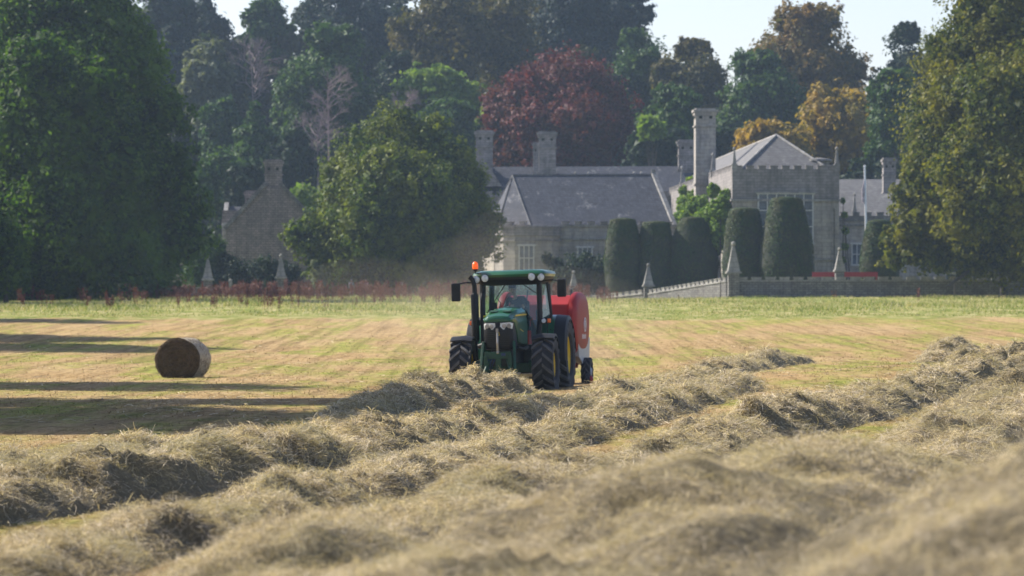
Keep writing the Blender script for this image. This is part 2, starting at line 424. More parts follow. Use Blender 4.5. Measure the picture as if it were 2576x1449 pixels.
V, f = strands(rs, np.stack([x, y, gz(x, y) + .02], -1), D, L, rs.uniform(.003, .006, len(x)) * k, L * .15, L * .25, 3)
tag(np_mesh('scattered_hay', V, f, 4, M_hay), kind='stuff')
# unmown rough grass strip
n = 130000; y = rs.uniform(226, 405, n) ; x = rs.uniform(-1, 1, n) * y * .1286 * 1.2
keep = (rs.rand(n) < np.clip(.6 + 1.1 * fbm(x * .25, y * .08, 3), .05, 1)) & (y > 228 + 26 * fbm(x * .12 + 3, y * 0 + 1, 4)); x, y = x[keep], y[keep]
th = rs.rand(len(x)) * 2 * PI; D = np.stack([np.cos(th) * .5, np.sin(th) * .5, rs.uniform(.6, 1.6, len(x))], -1); D /= np.linalg.norm(D, axis=1, keepdims=True)
tall = .10 + .42 * np.clip(fbm(x * .15 + 7, y * .06, 3) + .45, 0, 1) * sstep(236, 270, y)
L = rs.uniform(.5, 1.3, len(x)) * tall
V, f = strands(rs, np.stack([x, y, gz(x, y) - .01], -1), D, L, rs.uniform(.012, .028, len(x)), L * .2, L * .35, 2)
tag(np_mesh('rough_grass', V, f, 4, M_rough), kind='stuff')
# docks gone to seed
def dock_np(rs, x0, y0, h, nst):
    Vs = []; Fs = []; o = 0
    for q in range(nst):
        bx, by = rs.normal(0, .08, 2); lean = rs.normal(0, .12, 2); m = 26
        t = rs.uniform(.35, 1, m); P = np.stack([bx + lean[0] * t, by + lean[1] * t, h * t], -1) + rs.normal(0, .035, (m, 3))
        th = rs.rand(m) * 2 * PI; D = np.stack([np.cos(th) * .6, np.sin(th) * .6, rs.uniform(.2, 1, m)], -1)
        V, f = strands(rs, P, D, rs.uniform(.06, .16, m), np.full(m, .022), np.zeros(m), np.zeros(m), 1)
        Vs.append(V); Fs.append(f + o); o += len(V)
        P = np.array([[bx, by, -.02]]); D = np.array([[lean[0] / h, lean[1] / h, 1.0]]); V, f = strands(rs, P, D, np.array([h]), np.array([.012]), np.zeros(1), np.zeros(1), 1)
        Vs.append(V); Fs.append(f + o); o += len(V)
    return np.concatenate(Vs), np.concatenate(Fs)
protos = [dock_np(rs, 0, 0, h, k) for h, k in ((.95, 5), (.8, 3), (1.1, 4), (.7, 4))]
dock_me = []
spots = []
for q in range(70):
    yy = rs.uniform(262, 345); xx = rs.uniform(-.125, -.02) * yy
    spots.append((xx, yy))
for px, yy in ((1505, 300), (1520, 296), (1535, 305), (1548, 300), (1360, 320), (1100, 285), (1130, 300), (820, 262), (700, 270), (1066, 292), (2310, 330), (2100, 340)):
    spots.append(((px - CX) / F * yy, yy))
for q, (xx, yy) in enumerate(spots):
    pv, pf = protos[q % 4]
    if q < 4:
        o = np_mesh('dock_plant', pv, pf, 4, M_dock); dock_me.append(o.data)
    else:
        o = bpy.data.objects.new('dock_plant', dock_me[q % 4]); C.objects.link(o)
    o.location = (xx, yy, g1(xx, yy)); o.rotation_euler = (0, 0, rs.rand() * 6); s = rs.uniform(.75, 1.25); o.scale = (s, s, s)
    tag(o, 'brown seeding dock stems standing up out of the unmown grass strip', 'dock plant', 'dock plants in the unmown grass strip')
Vs = []; Fs = []; o_ = 0
for q in range(1500):
    yy = rs.uniform(335, 392); u = rs.rand(); xx = (-.135 + .16 * u) * yy
    if rs.rand() > 1.15 - u * .9 and u > .5: continue
    if vnoise(xx * .35, yy * .2) < .33: continue
    pv, pf = protos[rs.randint(4)]; a = rs.rand() * 6; s = rs.uniform(.8, 1.6)
    Rm = np.array([[math.cos(a), -math.sin(a), 0], [math.sin(a), math.cos(a), 0], [0, 0, 1]])
    Vs.append(pv @ Rm.T * s + np.array([xx, yy, g1(xx, yy)])); Fs.append(pf + o_); o_ += len(pv)
tag(np_mesh('dock_belt', np.concatenate(Vs), np.concatenate(Fs), 4, M_dock), kind='stuff')

exec_parts = []
# ------------------------------------------------------------------ trees
L_dark = leaf('leaf_dark', [(.012, .028, .014), (.02, .045, .02), (.035, .065, .025)], .2)
L_blue = leaf('leaf_blue_green', [(.012, .028, .026), (.02, .045, .04), (.035, .065, .05)], .15)
L_left = leaf('leaf_left_tree', [(.012, .04, .006), (.035, .09, .008), (.10, .18, .012)], .45, (.12, .21, .02), .12)
L_mid = leaf('leaf_mid', [(.022, .06, .015), (.045, .10, .024), (.09, .16, .035)], .28)
L_bright = leaf('leaf_bright', [(.10, .18, .03), (.16, .26, .045), (.22, .30, .06)], .38)
L_olive = leaf('leaf_olive', [(.035, .045, .014), (.07, .075, .02), (.15, .13, .035)], .32, (.12, .09, .025), .14)
L_centre = leaf('leaf_centre_tree', [(.022, .052, .007), (.06, .11, .014), (.14, .19, .024)], .30, (.18, .20, .022), .3)
L_right = leaf('leaf_right_tree', [(.025, .045, .006), (.055, .08, .010), (.11, .145, .018), (.20, .19, .02)], .34, (.20, .18, .02), .16)
L_gold = leaf('leaf_gold', [(.22, .16, .03), (.38, .25, .035), (.46, .29, .04)], .35, (.09, .11, .03), .16)
L_oak = leaf('leaf_autumn_oak', [(.09, .10, .03), (.14, .12, .035), (.22, .15, .05)], .3, (.25, .14, .04), .15)
L_red = leaf('leaf_copper_beech', [(.06, .014, .018), (.12, .022, .026), (.22, .045, .042)], .25, (.13, .06, .05), .2)
L_pale = leaf('leaf_pale_grey', [(.11, .14, .09), (.15, .18, .11), (.20, .22, .14)], .3)
L_yew = leaf('leaf_yew', [(.016, .042, .010), (.03, .068, .015), (.05, .10, .02)], .12, (.08, .075, .03), .6)
L_ivy = leaf('leaf_ivy', [(.06, .13, .02), (.14, .25, .03), (.25, .36, .05)], .35)
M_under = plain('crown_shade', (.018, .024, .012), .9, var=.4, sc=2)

def crown_np(rs, lobes, n, size, clump=.30, flat=.0, inner=.16):
    n = int(n * 1.5)
    """many leaf faces grouped in clumps on the shells of the lobes"""
    lobes = np.array(lobes, float)
    area = (lobes[:, 3] * lobes[:, 4] + lobes[:, 3] * lobes[:, 5]) ; cnt = np.maximum((area / area.sum() * n).astype(int), 40)
    Ps, Ns, Bs = [], [], []
    for (cx, cy, cz, rx, ry, rz), m in zip(lobes, cnt):
        K = max(12, int(m / 34)); i = np.arange(K) + .5
        ph = np.arccos(1 - 2 * i / K); th = PI * (1 + 5 ** .5) * i + rs.rand() * 6
        d = np.stack([np.cos(th) * np.sin(ph), np.sin(th) * np.sin(ph), np.cos(ph)], -1) + rs.normal(0, .13, (K, 3))
        d /= np.linalg.norm(d, axis=1, keepdims=True)
        rad = rs.uniform(.58, 1.12, (K, 1)); rad[rs.rand(K) < .12] *= 1.16
        cc = np.array([cx, cy, cz]) + d * rad * np.array([rx, ry, rz])
        wq = rs.rand(K) ** 1.3 + .06; q = rs.choice(K, m, p=wq / wq.sum())
        cr = clump * (rx * ry * rz) ** (1 / 3) * rs.uniform(.45, 1.45, K)
        o = rs.normal(0, 1, (m, 3)); o /= np.linalg.norm(o, axis=1, keepdims=True); o[:, 2] *= (1 - flat)
        r = rs.rand(m, 1) ** .4
        p = cc[q] + o * r * cr[q][:, None]
        ni = int(m * inner)                                     # leaves deep inside close the crown
        u = rs.normal(0, 1, (ni, 3)); u /= np.linalg.norm(u, axis=1, keepdims=True)
        p[:ni] = np.array([cx, cy, cz]) + u * rs.rand(ni, 1) ** .5 * np.array([rx, ry, rz]) * .80
        nn = d[q] * .5 + o * .5 + np.array([0, 0, .35]) + rs.normal(0, .5, (m, 3))
        Ps.append(p); Ns.append(nn); Bs.append(np.arange(m) < ni)
    crown_np.big = np.concatenate(Bs); P = np.concatenate(Ps); Nn = np.concatenate(Ns); Nn /= np.linalg.norm(Nn, axis=1, keepdims=True)
    return P, Nn
def leaves_np(rs, P, Nn, size, big=None):
    m = len(P); a = np.cross(Nn, rs.normal(0, 1, (m, 3))); a /= np.linalg.norm(a, axis=1, keepdims=True); b = np.cross(Nn, a)
    s = (size * rs.uniform(.55, 1.35, m))[:, None]
    if big is not None: s = s * np.where(big, 2.6, 1.0)[:, None]
    V = np.stack([P - a * s * .5, P - b * s * .30 + Nn * s * .08, P + a * s * .55, P + b * s * .32 + Nn * s * .05], 1).reshape(-1, 3)
    return V, np.arange(m * 4).reshape(-1, 4)
def crown(rs, lobes, n, size, mat, parent, org, name='crown', **kw):
    P, Nn = crown_np(rs, lobes, n, size, **kw)
    zmin = gz(P[:, 0], P[:, 1]) + .05; P[:, 2] = np.maximum(P[:, 2], zmin)
    V, f = leaves_np(rs, P - np.array(org), Nn, size, crown_np.big)
    return np_mesh(name, V, f, 4, mat, parent)
def trunk(rs, base, top, r, lobes, parent, org, name='trunk', mat=None, limbs=6):
    mb = MB(); b = Vector(base); t = Vector(top); o = Vector(org)
    n = 7; pts = []; rr = []
    for k in range(n):
        u = k / (n - 1); p = b.lerp(t, u) + Vector((rs.normal(0, .12), rs.normal(0, .12), 0)) * r * (u > 0)
        pts.append(p - o); rr.append(r * (1.25 if k == 0 else 1 - .8 * u))
    mb.tube(pts, rr, 9)
    idx = rs.permutation(len(lobes))[:limbs]
    for q in idx:
        l = lobes[q]; s = b.lerp(t, rs.uniform(.3, .75)); e = Vector(l[:3]); mid = s.lerp(e, .5) + Vector((0, 0, (e - s).length * .12))
        mb.tube([s - o, mid - o, e - o], [r * .42, r * .25, r * .06], 6)
    return mb.build(name, mat or M_bark, parent, smooth=60)
def auto_lobes(rs, cx, cy, z0, z1, w, k=9, depth=None, shape='round'):
    """lobes filling a crown w wide between z0 and z1"""
    h = z1 - z0; rw = w / 2; dp = (depth or w) / 2; L = []
    if shape == 'cone':
        for i in range(k):
            u = i / (k - 1); rad = rw * (1 - .85 * u) * rs.uniform(.85, 1.1)
            for j in range(3 if u < .7 else 1):
                a = rs.rand() * 6.28; e = rad * .45 if u < .7 else 0
                L.append((cx + e * math.cos(a), cy + e * math.sin(a), z0 + h * (.1 + .84 * u), rad * .68, rad * .68, h / k * .9))
        return L
    L.append((cx, cy, (z0 + z1) / 2, rw * .72, dp * .72, h * .42))
    for i in range(k):
        a = 2 * PI * (i + rs.uniform(-.3, .3)) / k; zz = rs.uniform(.15, .8)
        env = math.sin(PI * min(.97, max(.12, zz * .78 + .14))) ** .6
        e = rw * .60 * env
        s = rs.uniform(.30, .44)
        L.append((cx + e * math.cos(a), cy + e * math.sin(a) * dp / rw, z0 + h * zz, rw * s, dp * s, min(rw * s, h * .4) * .85))
    for i in range(3):
        s = rs.uniform(.24, .36)
        L.append((cx + rs.uniform(-.3, .3) * rw, cy + rs.uniform(-.3, .3) * dp, z1 - rw * s * .85, rw * s, dp * s, rw * s * .85))
    return L
def wood_tree(seed, name, label, cat, px, top, wpx, bot, Y, mat, n=7000, size=.45, shape='round', clump=.27, flat=0, k=9, group=None):
    rs = np.random.RandomState(seed)
    p = px2w(px, top, Y); z1 = p.z; z0 = px2w(px, bot, Y).z; w = wpx * 1.12 / F * Y; b = g1(p.x, Y)
    z0 = max(z0, b + .3); 
    if z1 < b + 2: z1 = b + 2
    org = (p.x, Y, b); r = thing(name, label, cat, org, group=group)
    L = auto_lobes(rs, p.x, Y, z0, z1, w, k, shape=shape)
    crown(rs, L, n, size, mat, r, org, clump=clump, flat=flat)
    trunk(rs, (p.x, Y, b - .2), (p.x, Y, z0 + (z1 - z0) * .7), max(.12, w * .035), L, r, org)
    return r
def bare_tree(seed, label, px, top, wpx, Y, bot):
    rs = np.random.RandomState(seed); p = px2w(px, top, Y); b = g1(p.x, Y); org = Vector((p.x, Y, b)); r = thing('bare_tree', label, 'tree', org)
    H = p.z - b; W = wpx / F * Y / 2
    mb = MB(); tw = MB()
    zb = max(.12, (px2w(px, bot, Y).z - b) / H)
    def grow(s, d, l, rad, lev):
        e = s + d * l; m = s.lerp(e, .5) + Vector(rs.normal(0, l * .05, 3)); 
        (mb if lev < 2 else tw).tube([s, m, e], [rad, rad * .8, rad * .55], 5 if lev < 2 else 3, cap=False)
        if lev >= 5: return
        for q in range(3 if lev < 4 else 4):
            nd = (d + Vector(rs.normal(0, .42, 3)) + Vector((0, 0, .10))).normalized()
            grow(s.lerp(e, rs.uniform(.55, 1)), nd, l * rs.uniform(.62, .82), rad * .55, lev + 1)
    mb.tube([(0, 0, -.2), (0, 0, H * .5), (rs.normal(0, .2), 0, H * .85)], [.22, .14, .05], 7)
    for q in range(15):
        u = zb + (.88 - zb) * q / 14; a = rs.rand() * 6.28; wd = W * math.sin(PI * (.2 + .7 * (u - zb) / (1 - zb))) 
        grow(Vector((0, 0, H * u)), Vector((math.cos(a), math.sin(a), .75)).normalized(), wd * .5, .075, 1)
    mb.build('trunk', M_twig, r, smooth=60); tw.build('crown', M_twig, r, fixn=False)
    return r

# --- wood on the hillside:  px, top, width, bottom, Y, leaf, shape, name, label
WOOD = [
 (450, -85, 190, 300, 640, L_dark, 'round', 'broadleaf_tree', 'dark skyline tree between the huge left tree and the bluish conifer'),
 (795, -75, 120, 260, 645, L_dark, 'round', 'broadleaf_tree', 'dark skyline tree forming the right edge of the second gap of sky'),
 (960, -85, 190, 260, 650, L_blue, 'round', 'conifer_tree', 'dark skyline evergreen between the broad blue one and the olive brown tree'),
 (1195, -90, 170, 260, 645, L_dark, 'round', 'broadleaf_tree', 'dark skyline tree between the two olive brown ones'),
 (1345, -90, 190, 260, 650, L_olive, 'round', 'broadleaf_tree', 'brownish skyline tree between the olive brown trees and the dark blue cedar'),
 (1500, -60, 130, 200, 650, L_blue, 'round', 'conifer_tree', 'dark skyline evergreen between the dark blue cedar and the open crowned pine'),
 (395, -60, 230, 330, 610, L_dark, 'round', 'broadleaf_tree', 'dark tall tree on the skyline just behind the big bright green tree on the left'),
 (520, -55, 190, 240, 625, L_blue, 'cone', 'conifer_tree', 'dark bluish conifer on the skyline left of the first gap of sky'),
 (672, 0, 150, 210, 620, L_mid, 'round', 'broadleaf_tree', 'low rounded green tree on the skyline between the first two gaps of sky'),
 (690, -25, 60, 130, 640, L_blue, 'cone', 'conifer_tree', 'thin pointed treetop poking up in the first gap of sky'),
 (870, -70, 270, 330, 620, L_blue, 'round', 'conifer_tree', 'broad very dark blue evergreen on the skyline above the purple bare tree'),
 (1010, -80, 150, 300, 640, L_dark, 'cone', 'conifer_tree', 'dark narrow evergreen on the skyline beside the brownish tree'),
 (1110, -60, 240, 300, 590, L_olive, 'round', 'broadleaf_tree', 'tall brownish olive tree left of the copper beech, catching the sun on its left edge'),
 (1270, -60, 230, 300, 600, L_olive, 'round', 'broadleaf_tree', 'tall olive brown tree directly above the left half of the copper beech'),
 (1420, -70, 250, 280, 630, L_blue, 'round', 'conifer_tree', 'large dark blue cedar behind the top of the copper beech'),
 (1575, -30, 150, 140, 640, L_blue, 'pine', 'pine_tree', 'open crowned pine with a bare trunk standing against the sky at its left edge'),
 (1610, 75, 200, 420, 600, L_mid, 'round', 'broadleaf_tree', 'yellowish green tree below the open crowned pine'),
 (1735, 95, 200, 440, 590, L_olive, 'round', 'broadleaf_tree', 'spiky brownish tree under the wide gap of sky above the tall chimney'),
 (1790, 150, 170, 430, 610, L_olive, 'round', 'broadleaf_tree', 'rusty brown tree sloping down to the lowest point of the wide gap of sky'),
 (1920, 125, 230, 430, 570, L_mid, 'round', 'broadleaf_tree', 'dense fresh green tree below and left of the autumn oak'),
 (2035, 10, 290, 330, 590, L_oak, 'round', 'oak_tree', 'big rounded oak turning yellow at the top, standing against the sky on the right'),
 (1935, 305, 200, 480, 510, L_gold, 'round', 'broadleaf_tree', 'low golden tree directly behind the steep gable roof'),
 (2115, 220, 270, 520, 530, L_gold, 'round', 'broadleaf_tree', 'larger golden and green tree right of the steep gable roof'),
 (2285, 60, 190, 420, 590, L_dark, 'round', 'broadleaf_tree', 'dark tree against the sky right of the autumn oak'),
 (2250, 175, 150, 430, 500, L_mid, 'round', 'broadleaf_tree', 'rich green tree beside the left edge of the big right hand tree'),
 (2210, 400, 200, 560, 500, L_dark, 'round', 'broadleaf_tree', 'dark tree behind the flagpole roofs'),
 (520, 105, 150, 330, 560, L_pale, 'round', 'broadleaf_tree', 'pale grey green tree on the hillside right of the big bright green tree'),
 (430, 60, 120, 330, 590, L_blue, 'round', 'broadleaf_tree', 'dim bluish tree above the pale grey green one'),
 (840, 60, 270, 470, 540, L_mid, 'round', 'broadleaf_tree', 'largest mid green tree in the middle of the hillside, behind the purple bare tree'),
 (760, 150, 150, 430, 545, L_mid, 'round', 'broadleaf_tree', 'mid green tree between the pale tree and the largest hillside tree'),
 (1085, 165, 220, 300, 540, L_bright, 'layer', 'broadleaf_tree', 'light green tree with flat layered branches left of the copper beech'),
 (1120, 250, 170, 400, 520, L_mid, 'round', 'broadleaf_tree', 'round green tree just above the yellow tinged tree by the house'),
 (1215, 275, 130, 400, 530, L_bright, 'round', 'broadleaf_tree', 'small light green tree tucked against the left foot of the copper beech'),
 (1690, 215, 170, 470, 520, L_mid, 'round', 'broadleaf_tree', 'green tree right of the copper beech with lit leaves on its upper left'),
 (1660, 325, 190, 470, 505, L_dark, 'round', 'broadleaf_tree', 'very dark tree behind the chimneys between the copper beech and the tall chimney'),
 (1640, 300, 62, 350, 492, L_bright, 'round', 'shrub', 'small pale green rounded bush glowing in front of the very dark tree'),
 (1850, 330, 170, 500, 520, L_dark, 'round', 'broadleaf_tree', 'dark tree in the shade behind the tall chimney'),
 (640, 262, 150, 440, 510, L_mid, 'cone', 'conifer_tree', 'conical light tipped tree above the cottage chimney'),
 (560, 250, 120, 420, 530, L_mid, 'round', 'broadleaf_tree', 'green tree left of the conical one'),
 (730, 330, 130, 520, 505, L_dark, 'round', 'broadleaf_tree', 'dark bushy tree right of the cottage chimney'),
 (560, 385, 150, 560, 480, L_mid, 'round', 'broadleaf_tree', 'dull green bushy tree left of the cottage chimney'),
 (620, 420, 110, 540, 470, L_dark, 'round', 'shrub', 'dark bush behind the rear roof of the cottage'),
 (768, 472, 110, 560, 440, L_bright, 'layer', 'shrub', 'flat topped light green shrub showing over the right slope of the cottage'),
 (480, 330, 150, 560, 540, L_dark, 'round', 'broadleaf_tree', 'dark tree in deep shade beside the right edge of the big bright green tree'),
 (930, 300, 170, 500, 540, L_dark, 'round', 'broadleaf_tree', 'dark tree filling the slope below the largest hillside tree'),
 (1000, 130, 130, 330, 580, L_dark, 'round', 'broadleaf_tree', 'dark tree between the largest hillside tree and the olive brown one'),
]
for i, (px, top, w, bot, Y, mat, shp, nm, lab) in enumerate(WOOD):
    kw = dict(n=int(4200 + w * 36), size=.62, shape=shp if shp in ('cone',) else 'round')
    if shp == 'layer': kw.update(flat=.75, clump=.42)
    if shp == 'cone': kw.update(k=8, clump=.4)
    if nm == 'pine_tree': kw.update(flat=.6, n=3800, clump=.38, k=6)
    wood_tree(100 + i, nm, lab, 'shrub' if nm == 'shrub' else 'tree', px, top, w, bot, Y, mat, **kw)
bare_tree(60, 'tall bare purple grey tree in the middle of the hillside', 828, 150, 130, 515, 330)
bare_tree(61, 'wide low bare purplish tree at the foot of the tall bare one', 800, 285, 150, 505, 420)
bare_tree(62, 'small bare purplish tree just above the yellow tinged tree by the house', 1020, 205, 85, 518, 290)
bare_tree(63, 'pale pinkish bare tree high on the slope right of the pale grey green tree', 640, 90, 150, 560, 250)

# copper beech
rs = np.random.RandomState(40); p = px2w(1400, 150, 530); b = g1(p.x, 530); org = (p.x, 530, b)
r = thing('copper_beech', 'wide dark red copper beech behind the long slate roofs', 'tree', org)
def W(px, py, Y, rpx, ry=None, rz=None, dy=0):
    q = px2w(px, py, Y); a = rpx / F * Y; return (q.x, Y + dy, q.z, a, ry or a, (rz / F * Y) if rz else a)
Lb = [W(1400, 330, 530, 150), W(1330, 240, 527, 80), W(1440, 215, 530, 85), W(1520, 260, 532, 75), W(1265, 300, 526, 60), W(1400, 185, 532, 55), W(1560, 330, 530, 60), W(1290, 380, 526, 75),
      W(1480, 370, 524, 90), W(1380, 390, 522, 90), W(1330, 320, 520, 65), W(1450, 300, 519, 70), W(1245, 250, 527, 35), W(1590, 380, 528, 45), W(1490, 190, 533, 45)]
crown(rs, Lb, 26000, .46, L_red, r, org, clump=.30, inner=.25); trunk(rs, (p.x, 530, b), (p.x, 530, b + 14), .8, Lb, r, org)
# big tree, left
rs = np.random.RandomState(41); p = px2w(170, 0, 340); b = g1(p.x, 340); org = (p.x, 340, b)
r = thing('broadleaf_tree', 'huge bright green tree filling the whole left side of the picture', 'tree', org)
Ll = [W(120, 260, 340, 250), W(60, 560, 342, 260), W(330, 540, 340, 170), W(250, 120, 338, 130), W(90, 40, 340, 160), W(330, 190, 336, 90), W(380, 300, 338, 100), W(200, 330, 330, 130), W(420, 430, 338, 85),
      W(60, 330, 328, 130), W(300, 420, 330, 110), W(450, 600, 340, 80), W(380, 680, 338, 80), W(150, 500, 327, 140), W(300, 640, 330, 110), W(-60, 160, 338, 170), W(250, 20, 342, 100), W(150, -60, 342, 140), W(470, 520, 342, 60),
      W(20, 700, 336, 120), W(180, 690, 334, 110), W(350, 110, 340, 60), W(-150, 480, 340, 200), W(-200, 250, 340, 180), W(250, 235, 328, 80), W(100, 170, 326, 100), W(420, 250, 340, 40), W(390, 160, 341, 40)]
crown(rs, Ll, 80000, .42, L_left, r, org, clump=.24, inner=.22); trunk(rs, (p.x, 340, b), (p.x, 340, b + 20), 1.0, Ll, r, org, limbs=12)
rs = np.random.RandomState(43); p = px2w(15, 600, 318); b = g1(p.x, 318); org = (p.x, 318, b)
r = thing('shrub', 'dark rounded bush at the left edge under the huge green tree', 'shrub', org)
Lx = [W(10, 640, 318, 70), W(-30, 600, 319, 80), W(35, 690, 317, 50), W(-60, 690, 318, 80)]
crown(rs, Lx, 7000, .3, L_left, r, org); trunk(rs, (p.x, 318, b), (p.x, 318, b + 3), .2, Lx, r, org)
# tree in front of the house
rs = np.random.RandomState(42); p = px2w(990, 300, 392); b = g1(p.x, 392); org = (p.x, 392, b)
r = thing('broadleaf_tree', 'domed yellow tinged tree between the cottage and the long house', 'tree', org)
Lc = [W(1000, 520, 392, 180), W(985, 340, 392, 75), W(1060, 370, 392, 80), W(920, 400, 391, 80), W(1130, 430, 392, 85), W(880, 480, 390, 85), W(1170, 530, 392, 85), W(1200, 600, 392, 65), W(850, 570, 389, 75),
      W(780, 590, 389, 60), W(745, 600, 389, 38), W(900, 660, 388, 90), W(1030, 650, 387, 110), W(1160, 670, 390, 75), W(810, 660, 389, 50), W(960, 440, 386, 90), W(1070, 500, 385, 100), W(930, 560, 385, 95), W(1230, 555, 393, 38), W(840, 440, 391, 42), W(1010, 305, 392, 38), W(1090, 320, 393, 36), W(1180, 450, 393, 50), W(850, 710, 388, 40)]
crown(rs, Lc, 46000, .36, L_centre, r, org, clump=.26, inner=.22); trunk(rs, (p.x, 392, b), (p.x, 392, b + 11), .6, Lc, r, org, limbs=9)
# big tree, right
rs = np.random.RandomState(44); p = px2w(2527, 750, 366); b = g1(p.x, 366); org = (p.x, 366, b)
r = thing('broadleaf_tree', 'huge tree with yellowing leaves over the garden wall on the right edge', 'tree', org)
Lr = [W(2560, 330, 368, 260), W(2480, 560, 366, 130), W(2380, 330, 368, 110), W(2420, 160, 368, 110), W(2500, 30, 368, 130), W(2340, 450, 367, 90), W(2330, 560, 366, 80), W(2300, 620, 366, 60), W(2290, 500, 367, 55), W(2360, 640, 365, 60),
      W(2450, 640, 364, 70), W(2560, 640, 364, 80), W(2660, 600, 366, 120), W(2440, 420, 358, 100), W(2540, 480, 356, 110), W(2520, 250, 358, 120), W(2400, 250, 362, 80), W(2640, 100, 368, 180), W(2700, 350, 368, 200), W(2370, 120, 369, 50), W(2340, 250, 368, 45),
      W(2245, 600, 367, 36), W(2250, 650, 366, 34), W(2430, 540, 357, 80), W(2600, 560, 356, 90), W(2590, -60, 368, 120), W(2280, 580, 364, 40)]
crown(rs, Lr, 76000, .38, L_right, r, org, clump=.26, inner=.22)
mb = MB(); o = Vector(org)
def wp(px, py, Y): return px2w(px, py, Y) - o
mb.tube([wp(2529, 758, 366), wp(2524, 720, 366), wp(2522, 690, 366), wp(2530, 500, 366), wp(2550, 250, 368)], [.42, .34, .32, .30, .12], 10)
mb.tube([wp(2524, 660, 366), wp(2440, 680, 364), wp(2395, 712, 363), wp(2380, 722, 363)], [.22, .18, .13, .05], 7)
mb.tube([wp(2528, 560, 366), wp(2400, 480, 366), wp(2330, 450, 367)], [.25, .14, .05], 7); mb.tube([wp(2535, 480, 366), wp(2480, 250, 366), wp(2450, 120, 367)], [.25, .14, .05], 7)
mb.build('trunk', M_bark, r, smooth=60)
# trees outside the frame on the left whose shade falls across the mown field
for i, (xx, yy, hh, ww) in enumerate(((-18.0, 77, 15.5, 12), (-20.5, 89, 15.5, 13), (-25.5, 111, 16.5, 15), (-34.5, 170, 18, 17), (-36, 186, 16.5, 15), (-42, 226, 16, 16), (-60, 348, 25, 19), (-57, 322, 24, 18), (-53, 298, 23, 17), (-16.6, 69, 14, 11))):
    rs = np.random.RandomState(70 + i); b = g1(xx, yy); org = (xx, yy, b)
    r = thing('broadleaf_tree', 'field edge tree left of the picture throwing a long shade on the mown grass', 'tree', org, group='trees along the left edge of the field')
    L = auto_lobes(rs, xx, yy, b + 2.5, b + hh, ww, 9); crown(rs, L, int(500 * hh), .5, L_mid, r, org); trunk(rs, (xx, yy, b), (xx, yy, b + hh * .7), .35, L, r, org)
# far mass of the wood behind and between the single trees
rs = np.random.RandomState(50); Ps, Ns, Bs = [], [], []
for q in range(190):
    yy = rs.uniform(500, 670); px = rs.uniform(-150, 2700); top = {0: 60, 1: 60}.get(0)
    xx = (px - CX) / F * yy; b = g1(xx, yy); h = rs.uniform(7, 12) if yy < 590 else rs.uniform(16, 25); w = rs.uniform(8, 13)
    z1 = b + h
    lim = 20 if px < 1540 else (300 if px < 1880 else (240 if px < 2330 else 120))
    if 560 < px < 780: lim = 90
    zl = HC + (HY - lim) / F * yy
    if z1 > zl: z1 = zl; 
    if z1 - b < 2: continue
    P, Nn = crown_np(rs, auto_lobes(rs, xx, yy, b + .5, z1, w, 6), 2200, .6); Ps.append(P); Ns.append(Nn); Bs.append(crown_np.big)
P = np.concatenate(Ps); V, f = leaves_np(rs, P, np.concatenate(Ns), .62, np.concatenate(Bs))
tag(np_mesh('woodland', V, f, 4, leaf('leaf_wood', [(.02, .04, .02), (.04, .07, .025), (.07, .09, .03)], .2, (.09, .08, .03), .05)), kind='stuff')

# shrubs near the buildings
def shrub(seed, label, blobs, Y, mat, n, size=.24, name='shrub', cat='shrub'):
    rs = np.random.RandomState(seed); L = [W(a, c, Y + (d if d else 0), r_) for (a, c, r_, d) in blobs]
    x0 = sum(l[0] for l in L) / len(L); b = g1(x0, Y); org = (x0, Y, b); r = thing(name, label, cat, org)
    crown(rs, L, n, size, mat, r, org, 'foliage'); mb = MB()
    for l in L[:3]: mb.tube([(l[0] - x0, l[1] - Y, -.1 + g1(l[0], l[1]) - b), (l[0] - x0, l[1] - Y, l[2] - b)], [.12, .05], 6)
    mb.build('stem', M_bark, r)
shrub(80, 'tall light green shrub at the left corner of the cottage', [(520, 650, 38, 0), (545, 625, 28, 1), (495, 690, 35, 0), (560, 670, 30, 1)], 398, L_mid, 4500)
shrub(81, 'dark shrub in front of the cottage between the two pointed gate piers', [(590, 690, 36, 0), (640, 710, 34, 0), (570, 660, 24, 1), (545, 705, 30, 0)], 397, L_dark, 5000)
shrub(82, 'dark shrub right of the cottage window beside the right gate pier', [(660, 680, 36, 0), (700, 690, 36, 0), (680, 715, 34, -1), (735, 700, 32, 0)], 396, L_dark, 5500)
shrub(83, 'dark climbing bush against the house wall left of the clipped yews', [(1460, 680, 42, 0), (1500, 690, 46, 0), (1420, 700, 36, 0), (1395, 665, 22, 1), (1375, 650, 14, 1), (1475, 650, 20, 1), (1520, 670, 26, 0)], 408, L_dark, 7000)
shrub(84, 'pale green drooping bush under the yellow tinged tree', [(800, 690, 20, 0), (805, 715, 22, 0), (790, 665, 12, 0)], 381, L_pale, 1500, .2)

